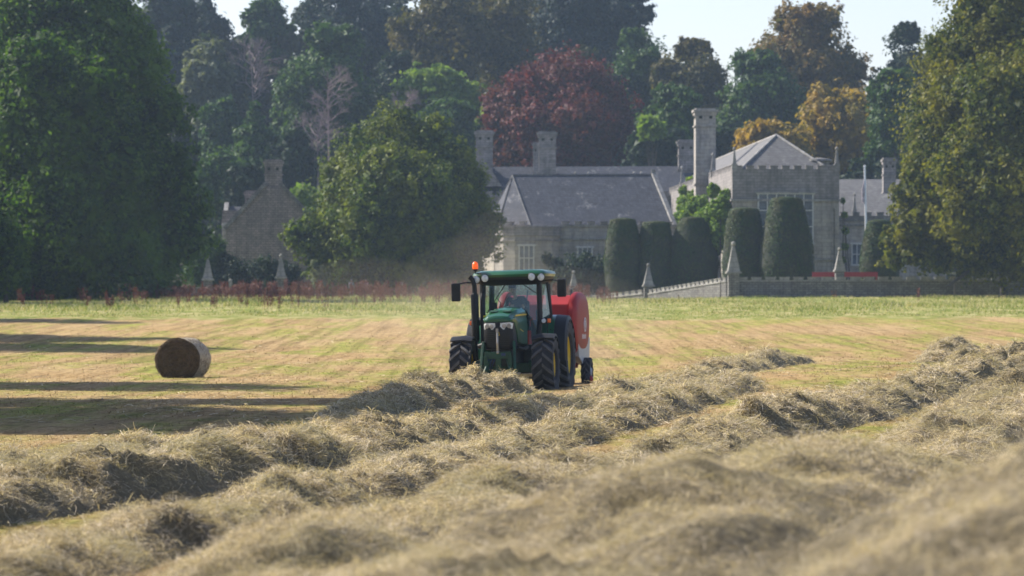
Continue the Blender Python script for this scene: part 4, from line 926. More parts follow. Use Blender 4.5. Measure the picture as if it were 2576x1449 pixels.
# ------------------------------------------------------------------ people
M_skin = plain('skin', (.45, .25, .18), .6, var=.1); M_hair = plain('hair_dark', (.04, .03, .025), .8)
def skin_mesh(name, pts, edges, rad, mat, parent, root=0, lv=1):
    me = bpy.data.meshes.new(name); me.from_pydata(pts, edges, []); me.materials.append(mat); o = bpy.data.objects.new(name, me); C.objects.link(o); o.parent = parent
    o.modifiers.new('skin', 'SKIN'); 
    if not me.skin_vertices: bpy.context.view_layer.update()
    for i, v in enumerate(me.skin_vertices[0].data):
        r_ = rad[i]; v.radius = r_ if isinstance(r_, tuple) else (r_, r_); v.use_root = (i == root)
    o.modifiers['skin'].use_smooth_shade = True
    s = o.modifiers.new('sub', 'SUBSURF'); s.levels = lv; s.render_levels = lv
    return o
def person(label, loc_, rz, top, legs, hairm=None, scale=1.0, pose='stand', sleeve=None, lean=0):
    p = thing('person', label, 'person', loc_, rz)
    if pose == 'stand':
        J = {'pel': (0, 0, .95), 'bel': (0, -.01, 1.1), 'che': (0, 0, 1.32), 'nek': (0, 0, 1.47), 'nk2': (0, -.01, 1.53), 'hd1': (0, -.02, 1.60), 'hd2': (0, -.015, 1.70)}
        for s, k in ((1, 'R'), (-1, 'L')):
            J.update({k + 'sh': (s * .18, 0, 1.42), k + 'el': (s * .25, .03, 1.14), k + 'wr': (s * .27, -.05, .90), k + 'hip': (s * .09, 0, .90), k + 'kn': (s * .11, -.03 * s, .49), k + 'an': (s * .12, .02, .08), k + 'to': (s * .14, -.16, .035)})
    else:
        a = lean
        J = {'pel': (0, 0, 0), 'bel': (a * .15, -.04, .18), 'che': (a * .45, -.10, .40), 'nek': (a * .7, -.14, .54), 'nk2': (a * .8, -.16, .60), 'hd1': (a * 1.05, -.20, .66), 'hd2': (a * 1.15, -.20, .77)}
        for s, k in ((1, 'R'), (-1, 'L')):
            J.update({k + 'sh': (s * .19 + a * .6, -.12, .49), k + 'el': (s * .27 + a * .5, -.28, .26), k + 'wr': (s * .17, -.52, .30), k + 'hip': (s * .09, -.02, -.02), k + 'kn': (s * .14, -.44, .02), k + 'an': (s * .14, -.50, -.40), k + 'to': (s * .14, -.66, -.43)})
    J = {k: Vector(v) * scale for k, v in J.items()}
    RD = {'pel': (.13, .10), 'bel': (.13, .10), 'che': (.155, .11), 'nek': (.07, .06), 'nk2': .05, 'hd1': (.072, .085), 'hd2': (.075, .09), 'sh': .058, 'el': .042, 'wr': .027, 'hip': .085, 'kn': .058, 'an': .04, 'to': .035}
    def sub(keys, edges, infl, root, name, mat, lv=1):
        ix = {k: i for i, k in enumerate(keys)}
        rd = []
        for k in keys:
            r_ = RD[k] if k in RD else RD[k[1:]]
            rd.append(tuple((c + infl) * scale for c in r_) if isinstance(r_, tuple) else (r_ + infl) * scale)
        return [J[k] for k in keys], [(ix[a_], ix[b_]) for a_, b_ in edges], rd
    E = [('pel', 'bel'), ('bel', 'che'), ('che', 'nek'), ('nek', 'nk2'), ('nk2', 'hd1'), ('hd1', 'hd2')]
    for k in 'RL': E += [('che', k + 'sh'), (k + 'sh', k + 'el'), (k + 'el', k + 'wr'), ('pel', k + 'hip'), (k + 'hip', k + 'kn'), (k + 'kn', k + 'an'), (k + 'an', k + 'to')]
    keys = list(J); P, Ed, rd = sub(keys, E, -.012, 0, '', None)
    P = list(P)
    for k in 'RL':                                  # palms, fingers, thumbs
        iw = keys.index(k + 'wr'); w = J[k + 'wr']; d = (w - J[k + 'el']).normalized(); s = 1 if k == 'R' else -1
        sd = d.cross(Vector((s, 0, 0))).normalized(); q = w + d * .075 * scale; P.append(q); rd.append((.035 * scale, .016 * scale)); iq = len(P) - 1; Ed.append((iw, iq))
        for f_, (off, ln) in enumerate(((-.03, .065), (-.01, .078), (.01, .074), (.03, .06))):
            a_ = q + sd * off * scale + d * .02 * scale; m_ = a_ + d * ln * .55 * scale; e_ = m_ + (d * .6 + Vector((-s * .6, 0, 0))) * ln * .55 * scale
            for pt, rr_ in ((a_, .010), (m_, .009), (e_, .008)): P.append(pt); rd.append(rr_ * scale); Ed.append((iq if pt is a_ else len(P) - 2, len(P) - 1))
        t_ = w + d * .03 * scale - sd * .03 * scale; P.append(t_); rd.append(.012 * scale); Ed.append((iq, len(P) - 1)); P.append(t_ + (d * .05 - sd * .025) * scale); rd.append(.010 * scale); Ed.append((len(P) - 2, len(P) - 1))
    body = skin_mesh('body', P, Ed, rd, M_skin, p)
    tk = ['pel', 'bel', 'che', 'nek'] + [a_ + b_ for a_ in 'RL' for b_ in ('sh', 'el', 'wr')]
    te = [('pel', 'bel'), ('bel', 'che'), ('che', 'nek')] + [e for k in 'RL' for e in (('che', k + 'sh'), (k + 'sh', k + 'el'), (k + 'el', k + 'wr'))]
    skin_mesh('jacket', *sub(tk, te, .012, 0, '', None), top, p)
    lk = ['pel'] + [a_ + b_ for a_ in 'RL' for b_ in ('hip', 'kn', 'an')]; le = [e for k in 'RL' for e in (('pel', k + 'hip'), (k + 'hip', k + 'kn'), (k + 'kn', k + 'an'))]
    skin_mesh('trousers', *sub(lk, le, .010, 0, '', None), legs, p)
    h = J['hd2']; hd = J['hd1']
    mb = MB(); rings = []
    for i in range(7):
        t = i / 6 * 1.75; rr_ = math.sin(t) * .096 * scale; rings.append([(h.x + rr_ * math.cos(q * PI / 6), h.y + .02 * scale + rr_ * 1.15 * math.sin(q * PI / 6), h.z - .015 * scale + .105 * scale * math.cos(t)) for q in range(12)])
    rings[0] = [(h.x, h.y + .02 * scale, h.z + .09 * scale)] * 12
    mb.loft(rings); mb.build('hair', hairm or M_hair, p, smooth=60)
    fm = MB(); y0 = hd.y - .088 * scale; fm.box((hd.x, y0 - .004, hd.z + .02 * scale), (.022 * scale, .03 * scale, .045 * scale), taper=.5); fm.build('nose', M_skin, p)
    e = MB()
    for s in (-1, 1): e.lathe([(.001, -.01), (.011 * scale, 0), (.001, .01)], (hd.x + s * .03 * scale, y0 + .008, hd.z + .05 * scale), n=8)
    e.box((hd.x, y0 + .006, hd.z - .022 * scale), (.045 * scale, .02, .010 * scale)); e.build('eyes_and_mouth', M_hair, p)
    ea = MB()
    for s in (-1, 1): ea.lathe([(.001, -.03), (.016, -.01), (.018, .015), (.001, .03)], (hd.x + s * .078 * scale, hd.y + .01, hd.z + .03 * scale), n=8)
    ea.build('ears', M_skin, p)
    return p
def put(px, Y): x = (px - CX) / F * Y; return (x, Y, g1(x, Y))
person('walker in a bright blue jacket cut off by the right edge of the picture', put(2583, 371), R(60), plain('blue_jacket', (.02, .42, .62), .6), plain('dark_trousers', (.05, .03, .06), .8))
person('walker in a pale blue grey top, left of two walkers beyond the dock stems', put(884, 384), R(20), plain('grey_blue_top', (.25, .33, .38), .8), plain('jeans', (.06, .08, .14), .8), hairm=plain('hair_grey', (.3, .28, .26), .8), scale=.97)
person('walker in a pinkish white top, right of two walkers beyond the dock stems', put(921, 384), R(-30), plain('pink_top', (.42, .25, .28), .8), plain('maroon_trousers', (.10, .04, .05), .8))

# ------------------------------------------------------------------ round bale
bx, by = -9.80, 118.6; bz = g1(bx, by) - .05
BL = thing('round_bale', 'round hay bale standing alone on the mown field left of the tractor', 'hay bale', (bx, by, bz - .03), R(-12))
def bale_ring(y, s, n=64):
    out = []
    for k in range(n):
        a = 2 * PI * k / n; rr = .655 * s * (1 + .012 * math.sin(5 * a + y) + .008 * math.sin(11 * a + 2 * y)); x_ = rr * math.cos(a) * 1.07; z_ = rr * math.sin(a)
        z_ = max(z_, -.60 + .02 * abs(x_)); out.append((x_, y, z_ + .60))
    return out
M_bale = plain('bale_end_hay', (.12, .085, .05), 1, var=.4, sc=9)
nt = M_bale.node_tree; b = nt.nodes['Principled BSDF']; v = coords(nt); mp = nt.nodes.new('ShaderNodeVectorMath'); mp.operation = 'SUBTRACT'; mp.inputs[1].default_value = (0, 0, .6); nt.links.new(v, mp.inputs[0])
wv = N(nt, 'ShaderNodeTexWave', Scale=2.6, Distortion=5.0, Detail=4.0); wv.wave_type = 'RINGS'; wv.rings_direction = 'Y'; wv.inputs['Detail Scale'].default_value = 2.5; nt.links.new(mp.outputs[0], wv.inputs['Vector']); bump(nt, b, wv.outputs['Fac'], .8, .04)
M_net = plain('net_wrapped_hay', (.42, .35, .24), .8, var=.25, sc=14)
mb = MB(); mb.loft([bale_ring(-.57 + 1.14 * i / 10, 1) for i in range(11)], cap=False); mb.build('net_wrap', M_net, BL, smooth=50)
for sgn in (-1, 1):
    mb = MB(); rings = [bale_ring(sgn * .572, .985), bale_ring(sgn * .60, .90), bale_ring(sgn * .61, .6)]; c_ = [(p_[0] * .02, sgn * .60, .60) for p_ in rings[0]]; rings.append(c_)
    mb.loft(rings, cap=False); mb.build('bale_end', M_bale, BL, smooth=60)
rs = np.random.RandomState(5); n = 9000; a = rs.rand(n) * 2 * PI; u = rs.rand(n) ** .5; side = rs.rand(n) < .7
rr = np.where(side, u * .64, .655); yy = np.where(side, -.60, rs.uniform(-.58, .58, n)); P = np.stack([rr * np.cos(a) * 1.07, yy, np.maximum(rr * np.sin(a), -.58) + .6], -1)
D = np.stack([-np.sin(a), rs.normal(-.15, .3, n), np.cos(a)], -1) + rs.normal(0, .45, (n, 3)); D /= np.linalg.norm(D, axis=1, keepdims=True)
V, f = strands(rs, P, D, rs.uniform(.03, .10, n), rs.uniform(.003, .006, n), np.zeros(n), rs.uniform(0, .01, n), 2)
M_balestalk = straw_mat('bale_stalks', [(.10, .07, .04), (.18, .13, .08), (.27, .20, .12)], .08)
tag(np_mesh('stray_stalks', V, f, 4, M_balestalk, BL), kind='stuff')

# ------------------------------------------------------------------ tractor
G_ = plain('green_paint', (.006, .085, .028), .32, var=.18, sc=3, coat=.4); G2 = plain('green_castings', (.004, .05, .022), .5, var=.35, sc=5)
K_ = plain('black_plastic', (.009, .010, .012), .5, var=.3, spec=.3); TRD = plain('toplit_tread_rubber', (.085, .082, .08), .85, var=.4, sc=5); RUB = plain('tyre_rubber', (.022, .023, .026), .8, var=.45, sc=7); YE = plain('yellow_rim_paint', (.75, .50, .01), .4, var=.12)  # tread paler than tyre: light from above on the lugs, put into the colour
LENS = plain('lamp_glass', (.62, .66, .68), .12, var=.3, sc=20, coat=.8); AMB = plain('amber_lens', (.95, .16, .01), .25, var=.1, coat=.5); STEEL = plain('steel', (.35, .34, .33), .4, metal=.8, var=.3)
SEAT = plain('seat_cloth', (.03, .032, .035), .9); RED = plain('red_paint', (.29, .012, .009), .5, var=.2, sc=2, spec=.3); RED2 = plain('red_frame_paint', (.32, .015, .02), .5, var=.3); GREYP = plain('grey_panel_paint', (.42, .44, .46), .45, var=.15)
CAST = plain('dark_engine_metal', (.02, .025, .022), .6, var=.5, sc=9); EMB = plain('white_decal', (.7, .62, .6), .5, var=.2)
GLS, nt, b = _nt('cab_glass'); nt.nodes.remove(b)
tb = nt.nodes.new('ShaderNodeBsdfTransparent'); tb.inputs[0].default_value = (.70, .90, .90, 1); gb_ = nt.nodes.new('ShaderNodeBsdfGlossy'); gb_.inputs['Roughness'].default_value = .04; gb_.inputs[0].default_value = (.8, .9, .9, 1); ms = nt.nodes.new('ShaderNodeMixShader')
fr_ = N(nt, 'ShaderNodeFresnel', IOR=1.45); fa_ = N(nt, 'ShaderNodeMath', operation='ADD'); fa_.inputs[1].default_value = .05; nt.links.new(fr_.outputs[0], fa_.inputs[0]); nt.links.new(fa_.outputs[0], ms.inputs[0]); nt.links.new(tb.outputs[0], ms.inputs[1]); nt.links.new(gb_.outputs[0], ms.inputs[2]); nt.links.new(ms.outputs[0], nt.nodes['Material Output'].inputs['Surface'])

tx_, ty_ = -.16, 100.0; tz_ = g1(tx_, ty_) - .10
TR = thing('tractor', 'green tractor with yellow rims driving towards the camera along a windrow', 'tractor', (tx_, ty_, tz_), R(-9)); TR.rotation_euler = (0, R(-1.8), R(-9)); TR.scale = (1, 1, 1.055)

def tyre_wheel(parent, x, y, r, w, rim_r, sgn, lugs, name='wheel', lugh=.045, yel=YE):
    """wheel root is an Empty-free mesh: rim is the part, tyre and hub its sub-parts"""
    h = w / 2
    prof = [(rim_r * .35, -.04), (rim_r * .45, .02), (rim_r * .82, .02), (rim_r * .90, h * .55), (rim_r * 1.0, h * .72), (rim_r * 1.0, h * .62), (rim_r * .93, h * .35), (rim_r * .93, -h * .6), (rim_r * 1.0, -h * .7), (rim_r * .9, -h * .4), (rim_r * .3, -h * .1)]
    mb = MB(); mb.lathe([(a, c * sgn) for a, c in prof], (0, 0, 0), 'X', 40)
    for k in range(8):
        a = k * PI / 4; mb.lathe([(.022, 0), (.022, .05 * sgn), (.005, .055 * sgn)], (.02 * sgn, math.cos(a) * rim_r * .38, math.sin(a) * rim_r * .38), 'X', 6)
    o = mb.build(name, yel, parent, smooth=35); o.location = (x, y, r)
    tp = [(rim_r * .97, -h * .70), (rim_r * 1.08, -h * .92), ((rim_r + r) / 2, -h * 1.02), (r * .93, -h * .93), (r - lugh, -h * .80), (r - lugh * .6, 0), (r - lugh, h * .80), (r * .93, h * .93), ((rim_r + r) / 2, h * 1.02), (rim_r * 1.08, h * .92), (rim_r * .97, h * .70)]
    tr_ = MB(); mb = MB(); mb.lathe(tp, (0, 0, 0), 'X', 56, cap=False)
    for k in range(lugs):
        for s in (-1, 1):
            a0 = 2 * PI * (k + (.5 if s > 0 else 0)) / lugs; pts = []
            segs = 5; lw = 2 * PI / lugs * .20
            rings = []
            for j in range(segs + 1):
                t = j / segs; xx = s * (.02 * h + t * h * .98) ; aa = a0 + t * .62 * (2 * PI / lugs) * 1.35 * (1 if True else -1)
                ro = r - (0 if t < .75 else (t - .75) * r * .16); ri = r - lugh * 1.5 - (0 if t < .75 else (t - .75) * r * .2)
                rings.append([(xx, math.cos(aa - lw) * ri, math.sin(aa - lw) * ri), (xx, math.cos(aa - lw * .7) * ro, math.sin(aa - lw * .7) * ro), (xx, math.cos(aa + lw * .7) * ro, math.sin(aa + lw * .7) * ro), (xx, math.cos(aa + lw) * ri, math.sin(aa + lw) * ri)])
            tr_.loft(rings)
    t_ = mb.build('tyre', RUB, o, smooth=30); tr_.build('tread', TRD, o)
    hb_ = MB(); hb_.lathe([(.12, 0), (.12, .10 * sgn), (.08, .14 * sgn), (.01, .15 * sgn)], (0, 0, 0), 'X', 16); hb_.build('hub', yel, o, smooth=40)
    return o
for s in (-1, 1):
    tyre_wheel(TR, s * 1.04, 0, .67, .55, .36, s, 15, 'front_wheel', .07); tyre_wheel(TR, s * 1.0, 2.75, .88, .60, .50, s, 18, 'rear_wheel', .075)
# chassis, engine, axle
mb = MB(); mb.box((0, .9, .95), (.46, 3.0, .55)); mb.box((0, 2.6, .85), (.6, 1.2, .6)); mb.lathe([(.2, -.75), (.24, -.3), (.26, 0), (.24, .3), (.2, .75)], (0, 2.75, .88), 'X', 14); mb.box((.52, 1.55, .75), (.45, .75, .55)); mb.box((-.52, 1.55, .75), (.45, .75, .5))
mb.tube([(.30, .2, 1.1), (.42, .5, 1.05), (.42, 1.2, 1.1)], .05, 8); mb.tube([(-.30, .1, 1.2), (-.45, .5, 1.2), (-.42, 1.0, 1.3)], .06, 8); mb.build('chassis', CAST, TR, bevel=.02)
mb = MB(); mb.box((0, 0, .62), (1.5, .22, .22)); mb.box((0, -.1, .72), (.5, .5, .34)); 
for s in (-1, 1): mb.lathe([(.14, -.1), (.17, 0), (.14, .1)], (s * .72, 0, .67), 'X', 14); mb.tube([(s * .2, .18, .6), (s * .68, .2, .66)], .035, 8)
mb.build('front_axle', G2, TR, bevel=.015)
# bonnet
def hsec(y, hw, zb, zt, ch=.12, side=.02):
    return [(-hw, y, zb), (-hw - side, y, (zb + zt) / 2), (-hw + .02, y, zt - ch), (-hw * .72, y, zt - ch * .22), (-hw * .3, y, zt), (hw * .3, y, zt), (hw * .72, y, zt - ch * .22), (hw - .02, y, zt - ch), (hw + side, y, (zb + zt) / 2), (hw, y, zb)]
mb = MB(); mb.loft([hsec(-.86, .30, 1.66, 1.74, .05), hsec(-.82, .355, 1.655, 1.80, .08), hsec(-.62, .385, 1.64, 1.87, .1), hsec(-.30, .39, 1.40, 1.925), hsec(-.15, .392, 1.16, 1.945), hsec(.5, .40, 1.12, 1.99), hsec(1.12, .42, 1.12, 2.02)])
bon = mb.build('bonnet', G_, TR, smooth=30, bevel=.012); bon.location.z = .06
mb = MB()
for s in (-1, 1): mb.box((s * .17, -.42, 1.918), (.19, .30, .012), rx=R(7))
mb.build('air_vent', G2, bon)
mb = MB()
for s in (-1, 1):
    mb.bar((s * .405, -.55, 1.80), (s * .425, 1.05, 1.83), .012, .035); mb.bar((s * .40, -.10, 1.5), (s * .42, .5, 1.42), .012, .02)
mb.build('yellow_stripe', YE, bon)
mb = MB(); nose = [(-.87, 1.655), (-.91, 1.45), (-.90, 1.2), (-.84, 1.02), (-.3, 1.0), (-.16, 1.15), (-.31, 1.39), (-.60, 1.63)]
mb.loft([[(x_, y_ + (abs(x_) / .37) ** 3 * .10 * (1 if y_ < -.7 else 0), z_) for y_, z_ in nose] for x_ in (-.37, -.33, -.2, -.05, .05, .2, .33, .37)]); gl_ = mb.build('grille', K_, TR, smooth=25); gl_.location.z = .06
mb = MB()
for k in range(9): mb.box((0, -.905, 1.10 + k * .045), (.56, .012, .012))
mb.box((0, -.915, 1.30), (.035, .03, .5)); mb.build('grille_bars', CAST, gl_)
mb = MB(); mb.box((0, -.935, 1.38), (.085, .02, .085), taper=.8); mb.build('badge', YE, gl_)
mb = MB(); mb.box((0, -.95, 1.38), (.06, .012, .06)); mb.build('badge_field', G_, gl_)
for s in (-1, 1):
    mb = MB(); pl = [(s * .07, 1.635), (s * .06, 1.55), (s * .13, 1.475), (s * .36, 1.485), (s * .372, 1.62), (s * .30, 1.65)]
    mb.loft([[(x_, -.88 + .10 * (abs(x_) / .37) ** 3, z_) for x_, z_ in pl], [(x_ * .98, -.915 + .10 * (abs(x_) / .37) ** 3, 1.56 + (z_ - 1.56) * .93) for x_, z_ in pl]])
    o = mb.build('headlight', LENS, TR, smooth=25); o.location.z = .06; mb = MB()
    for dx in (.16, .28): mb.lathe([(.05, -.925), (.055, -.915), (.035, -.90)], (s * dx, .04 * (dx > .2), 1.56), 'Y', 12)
    mb.build('reflector', STEEL, o)
# front linkage
mb = MB(); mb.box((0, -.98, .93), (.66, .10, .16)); mb.box((-.30, -1.0, .62), (.10, .16, .62)); mb.box((.30, -1.0, .62), (.10, .16, .62)); mb.box((0, -1.0, .45), (.60, .10, .10)); mb.box((0, -.95, .72), (.14, .10, .36))
for s in (-1, 1):
    mb.bar((s * .38, -.80, 1.25), (s * .44, -1.12, .34), .07, .12); mb.bar((s * .36, -1.0, .42), (s * .46, -1.55, .40), .07, .11); mb.lathe([(.07, -.04), (.07, .04)], (s * .46, -1.56, .42), 'X', 12); mb.tube([(s * .22, -.95, .85), (s * .36, -1.2, .45)], .04, 8)
mb.box((0, -1.08, .40), (.95, .08, .09)); mb.build('front_linkage', G2, TR, bevel=.01)
mb = MB(); mb.tube([(0, -1.0, 1.0), (0, -1.05, 1.22), (0, -1.0, 1.52)], .028, 8); mb.lathe([(.045, -.03), (.045, .03)], (0, -1.0, 1.0), 'X', 10); mb.box((0, -1.03, 1.52), (.06, .06, .09)); mb.build('top_link', STEEL, TR)
mb = MB()
for k in range(4): mb.tube([(-.05 - .04 * k, -.92, 1.0), (-.1 - .08 * k, -1.03, .8), (-.2 - .04 * k, -.9, .6)], .012, 6)
mb.box((.14, -1.04, .95), (.10, .03, .06)); mb.build('hydraulic_hose', plain('blue_coupling', (.01, .03, .12), .5), TR)
# cab
zf = 1.10; A = {}
for s in (-1, 1):
    A[s] = dict(f0=(s * .66, 1.20, zf), f1=(s * .74, 1.28, 1.75), f2=(s * .73, 1.36, 2.74), b0=(s * .80, 2.2, 1.25), b1=(s * .88, 2.25, 1.9), b2=(s * .80, 2.2, 2.74), r0=(s * .78, 2.85, 1.55), r2=(s * .72, 2.80, 2.74))
mb = MB()
for s in (-1, 1):
    a = A[s]; mb.tube([a['f0'], a['f1'], a['f2']], .07, 8); mb.tube([a['b0'], a['b1'], a['b2']], .035, 8); mb.tube([a['r0'], a['r2']], .07, 8); mb.bar(a['f0'], a['b0'], .07, .10); mb.bar((s * .73, 1.38, 2.72), a['r2'], .08, .09)
mb.bar(A[-1]['f2'], A[1]['f2'], .08, .10); mb.bar(A[-1]['r2'], A[1]['r2'], .08, .1); mb.bar(A[-1]['r0'], A[1]['r0'], .08, .1); mb.bar(A[-1]['f0'], A[1]['f0'], .08, .1)
mb.build('cab_frame', K_, TR, smooth=40)
mb = MB(); a, c = A[-1], A[1]; mb.add([a['f0'], c['f0'], c['f1'], c['f2'], a['f2'], a['f1']], [(0, 1, 2, 5), (5, 2, 3, 4)]); mb.build('windscreen', GLS, TR, fixn=False)
mb = MB(); mb.add([a['r0'], c['r0'], c['r2'], a['r2']], [(0, 1, 2, 3)]); mb.build('rear_window', GLS, TR, fixn=False)
for s in (-1, 1):
    q = A[s]; mb = MB(); mb.add([q['f0'], q['b0'], q['b1'], q['f1'], q['b2'], q['f2']], [(0, 1, 2, 3), (3, 2, 4, 5)]); d_ = mb.build('door', GLS, TR, fixn=False)
    MB().bar((s * .885, 2.12, 1.5), (s * .90, 1.95, 1.5), .03).bar((s * .87, 2.15, 1.45), (s * .87, 2.15, 1.65), .03).build('handle', K_, d_)
    mb = MB(); mb.add([q['b1'], q['r0'], q['r2'], q['b2']], [(0, 1, 2, 3)]); mb.build('side_window', GLS, TR, fixn=False)
def rsec(z, hx, y0, y1, cr):
    return [(-hx + cr, y0, z), (hx - cr, y0, z), (hx - cr * .3, y0 + cr * .35, z), (hx, y0 + cr * 1.2, z), (hx, y1 - cr, z), (hx - cr, y1, z), (-hx + cr, y1, z), (-hx, y1 - cr, z), (-hx, y0 + cr * 1.2, z), (-hx + cr * .3, y0 + cr * .35, z)]
mb = MB(); mb.loft([rsec(2.80, .92, 1.02, 3.0, .2), rsec(2.86, .95, 1.0, 3.02, .2), rsec(2.92, .93, 1.05, 3.0, .22), rsec(2.965, .80, 1.2, 2.9, .25)]); rf = mb.build('roof', G_, TR, smooth=40)
mb = MB(); mb.loft([rsec(2.62, .78, 1.24, 2.92, .15), rsec(2.74, .90, 1.04, 2.98, .2), rsec(2.80, .91, 1.03, 2.99, .2)]); mb.build('roof_lining', K_, TR, smooth=40)
for x_, y_, z_ in ((-.83, 1.07, 2.765), (-.60, 1.015, 2.785), (.60, 1.015, 2.785), (.83, 1.07, 2.775)):
    mb = MB(); mb.lathe([(.082, .01), (.088, -.03), (.07, -.04), (.01, -.045)], (x_, y_, z_), 'Y', 18); o = mb.build('work_light', LENS, TR, smooth=40)
    mb = MB(); mb.lathe([(.088, .03), (.1, -.02), (.09, -.035)], (x_, y_, z_), 'Y', 18, cap=False); mb.build('bezel', K_, o)
mb = MB(); mb.bar((-.62, 1.30, 1.95), (-.12, 1.36, 2.66), .022); mb.bar((.25, 1.36, 2.66), (.68, 1.31, 2.38), .018); mb.build('wiper', K_, TR)
# interior
mb = MB(); mb.box((0, 2.2, 1.12), (1.3, 1.3, .08)); mb.box((0, 1.42, 1.42), (.34, .22, .62)); mb.tube([(0, 1.5, 1.6), (0, 1.68, 1.92)], .05, 8); mb.box((.52, 2.2, 1.5), (.22, .7, .5)); mb.build('cab_floor_and_console', K_, TR, bevel=.02)
mb = MB(); ring = []
cz = Vector((0, 1.70, 1.95)); ux = Vector((1, 0, 0)); uy = Vector((0, .85, .5))
pts = [cz + (ux * math.cos(t) + uy * math.sin(t)) * .20 for t in [2 * PI * k / 20 for k in range(21)]]; mb.tube(pts, .018, 6)
for k in (0, 7, 13): mb.tube([cz, pts[k]], .014, 5)
mb.build('steering_wheel', K_, TR)
mb = MB(); mb.box((.02, 2.32, 1.60), (.50, .50, .16)); mb.box((.02, 2.58, 1.92), (.50, .14, .62), rx=R(-8)); mb.box((.02, 2.3, 1.35), (.4, .4, .36)); mb.box((.30, 2.35, 1.80), (.08, .36, .08)); mb.box((-.26, 2.35, 1.80), (.08, .36, .08)); mb.build('driver_seat', SEAT, TR, bevel=.03)
mb = MB(); mb.box((.60, 2.52, 1.78), (.30, .12, .46)); mb.box((.60, 2.4, 1.52), (.3, .3, .08)); mb.build('passenger_seat', SEAT, TR, bevel=.04)
mb = MB(); mb.tube([(-.52, 1.5, 1.6), (-.50, 1.45, 2.05)], .015, 6); mb.box((-.48, 1.42, 2.12), (.20, .04, .16)); mb.tube([(-.36, 1.5, 1.9), (-.30, 1.45, 2.2), (-.38, 1.5, 2.3)], .012, 6); mb.build('monitor', K_, TR)
# exhaust, air intake, beacon, mirrors, lamps
mb = MB(); mb.tube([(-.88, 1.0, 1.15), (-.88, 1.0, 1.3)], .06, 10); mb.tube([(-.88, 1.0, 1.25), (-.88, 1.0, 1.32), (-.88, 1.0, 2.38), (-.88, 1.0, 2.44)], [.06, .10, .10, .065], 16); mb.tube([(-.88, 1.0, 2.42), (-.88, 1.0, 2.62), (-.92, .98, 2.76), (-.98, .95, 2.83)], .062, 14, cap=False); mb.tube([(-.60, .8, 1.2), (-.80, .9, 1.15), (-.88, 1.0, 1.2)], .06, 10)
mb.build('exhaust', K_, TR, smooth=40)
mb = MB(); mb.tube([(-.70, 1.08, 1.2), (-.70, 1.12, 2.3), (-.70, 1.15, 2.42)], [.07, .07, .04], 12); mb.build('air_intake', K_, TR, smooth=40)
mb = MB(); mb.tube([(-.86, 1.15, 2.72), (-.86, 1.12, 2.98)], .018, 8); mb.lathe([(.055, 0), (.06, .04), (.05, .05)], (-.86, 1.12, 2.97), n=14); bs = mb.build('beacon_stalk', K_, TR)
mb = MB(); mb.lathe([(.068, 0), (.075, .05), (.072, .12), (.045, .165), (.01, .175)], (-.86, 1.12, 3.02), n=18); mb.build('beacon_lens', plain('beacon_orange', (1.0, .13, .01), .3, var=.05, emit=((1, .12, .01), .35)), bs, smooth=50)
for s, zm in ((-1, 2.47), (1, 2.50)):
    mb = MB(); xm = s * 1.36; mb.box((xm, 1.0, zm), (.235, .10, .44), rz=R(-8 * s)); o = mb.build('mirror', K_, TR, bevel=.035)
    MB().tube([(s * .78, 1.3, 2.68), (s * 1.1, 1.1, 2.70), (s * 1.34, 1.03, 2.66)], .018, 8).build('mirror_arm', K_, o)
    MB().box((xm, 1.056, zm), (.19, .008, .38), rz=R(-8 * s)).build('mirror_glass', STEEL, o)
for s in (-1, 1):
    mb = MB(); mb.bar((s * .74, 1.26, 1.72), (s * .98, 1.16, 1.72), .04); mb.box((s * .90, 1.14, 1.72), (.24, .10, .13)); o = mb.build('light_bracket', K_, TR, bevel=.01)
    MB().lathe([(.058, 0), (.05, -.03), (.01, -.035)], (s * .86, 1.09, 1.72), 'Y', 14).build('side_light', LENS, o, smooth=40)
    MB().box((s * 1.0, 1.09, 1.72), (.085, .05, .10)).build('indicator', AMB, o, bevel=.015)
    mb = MB(); mb.box((s * .95, 1.10, 1.45), (.02, .02, .4)); mb.build('rail', K_, o)
# front mudguards
for s in (-1, 1):
    mb = MB(); rings = []
    for k in range(9):
        a = R(60 + k * 11); rr = .735
        yy_, zz_ = -math.cos(a) * rr * 1.0, .67 + math.sin(a) * rr
        rings.append([(s * .76, yy_, zz_ - .02), (s * 1.0, yy_, zz_ + .02), (s * 1.31, yy_, zz_), (s * 1.32, yy_, zz_ - .05), (s * 1.29, yy_, zz_ - .025), (s * 1.0, yy_ * .985, zz_ - .005), (s * .77, yy_, zz_ - .045)])
    mb.loft(rings); mb.tube([(s * .7, .1, .8), (s * .72, .1, 1.3), (s * 1.0, .02, 1.41)], .03, 6); mb.build('front_mudguard', K_, TR, smooth=50)
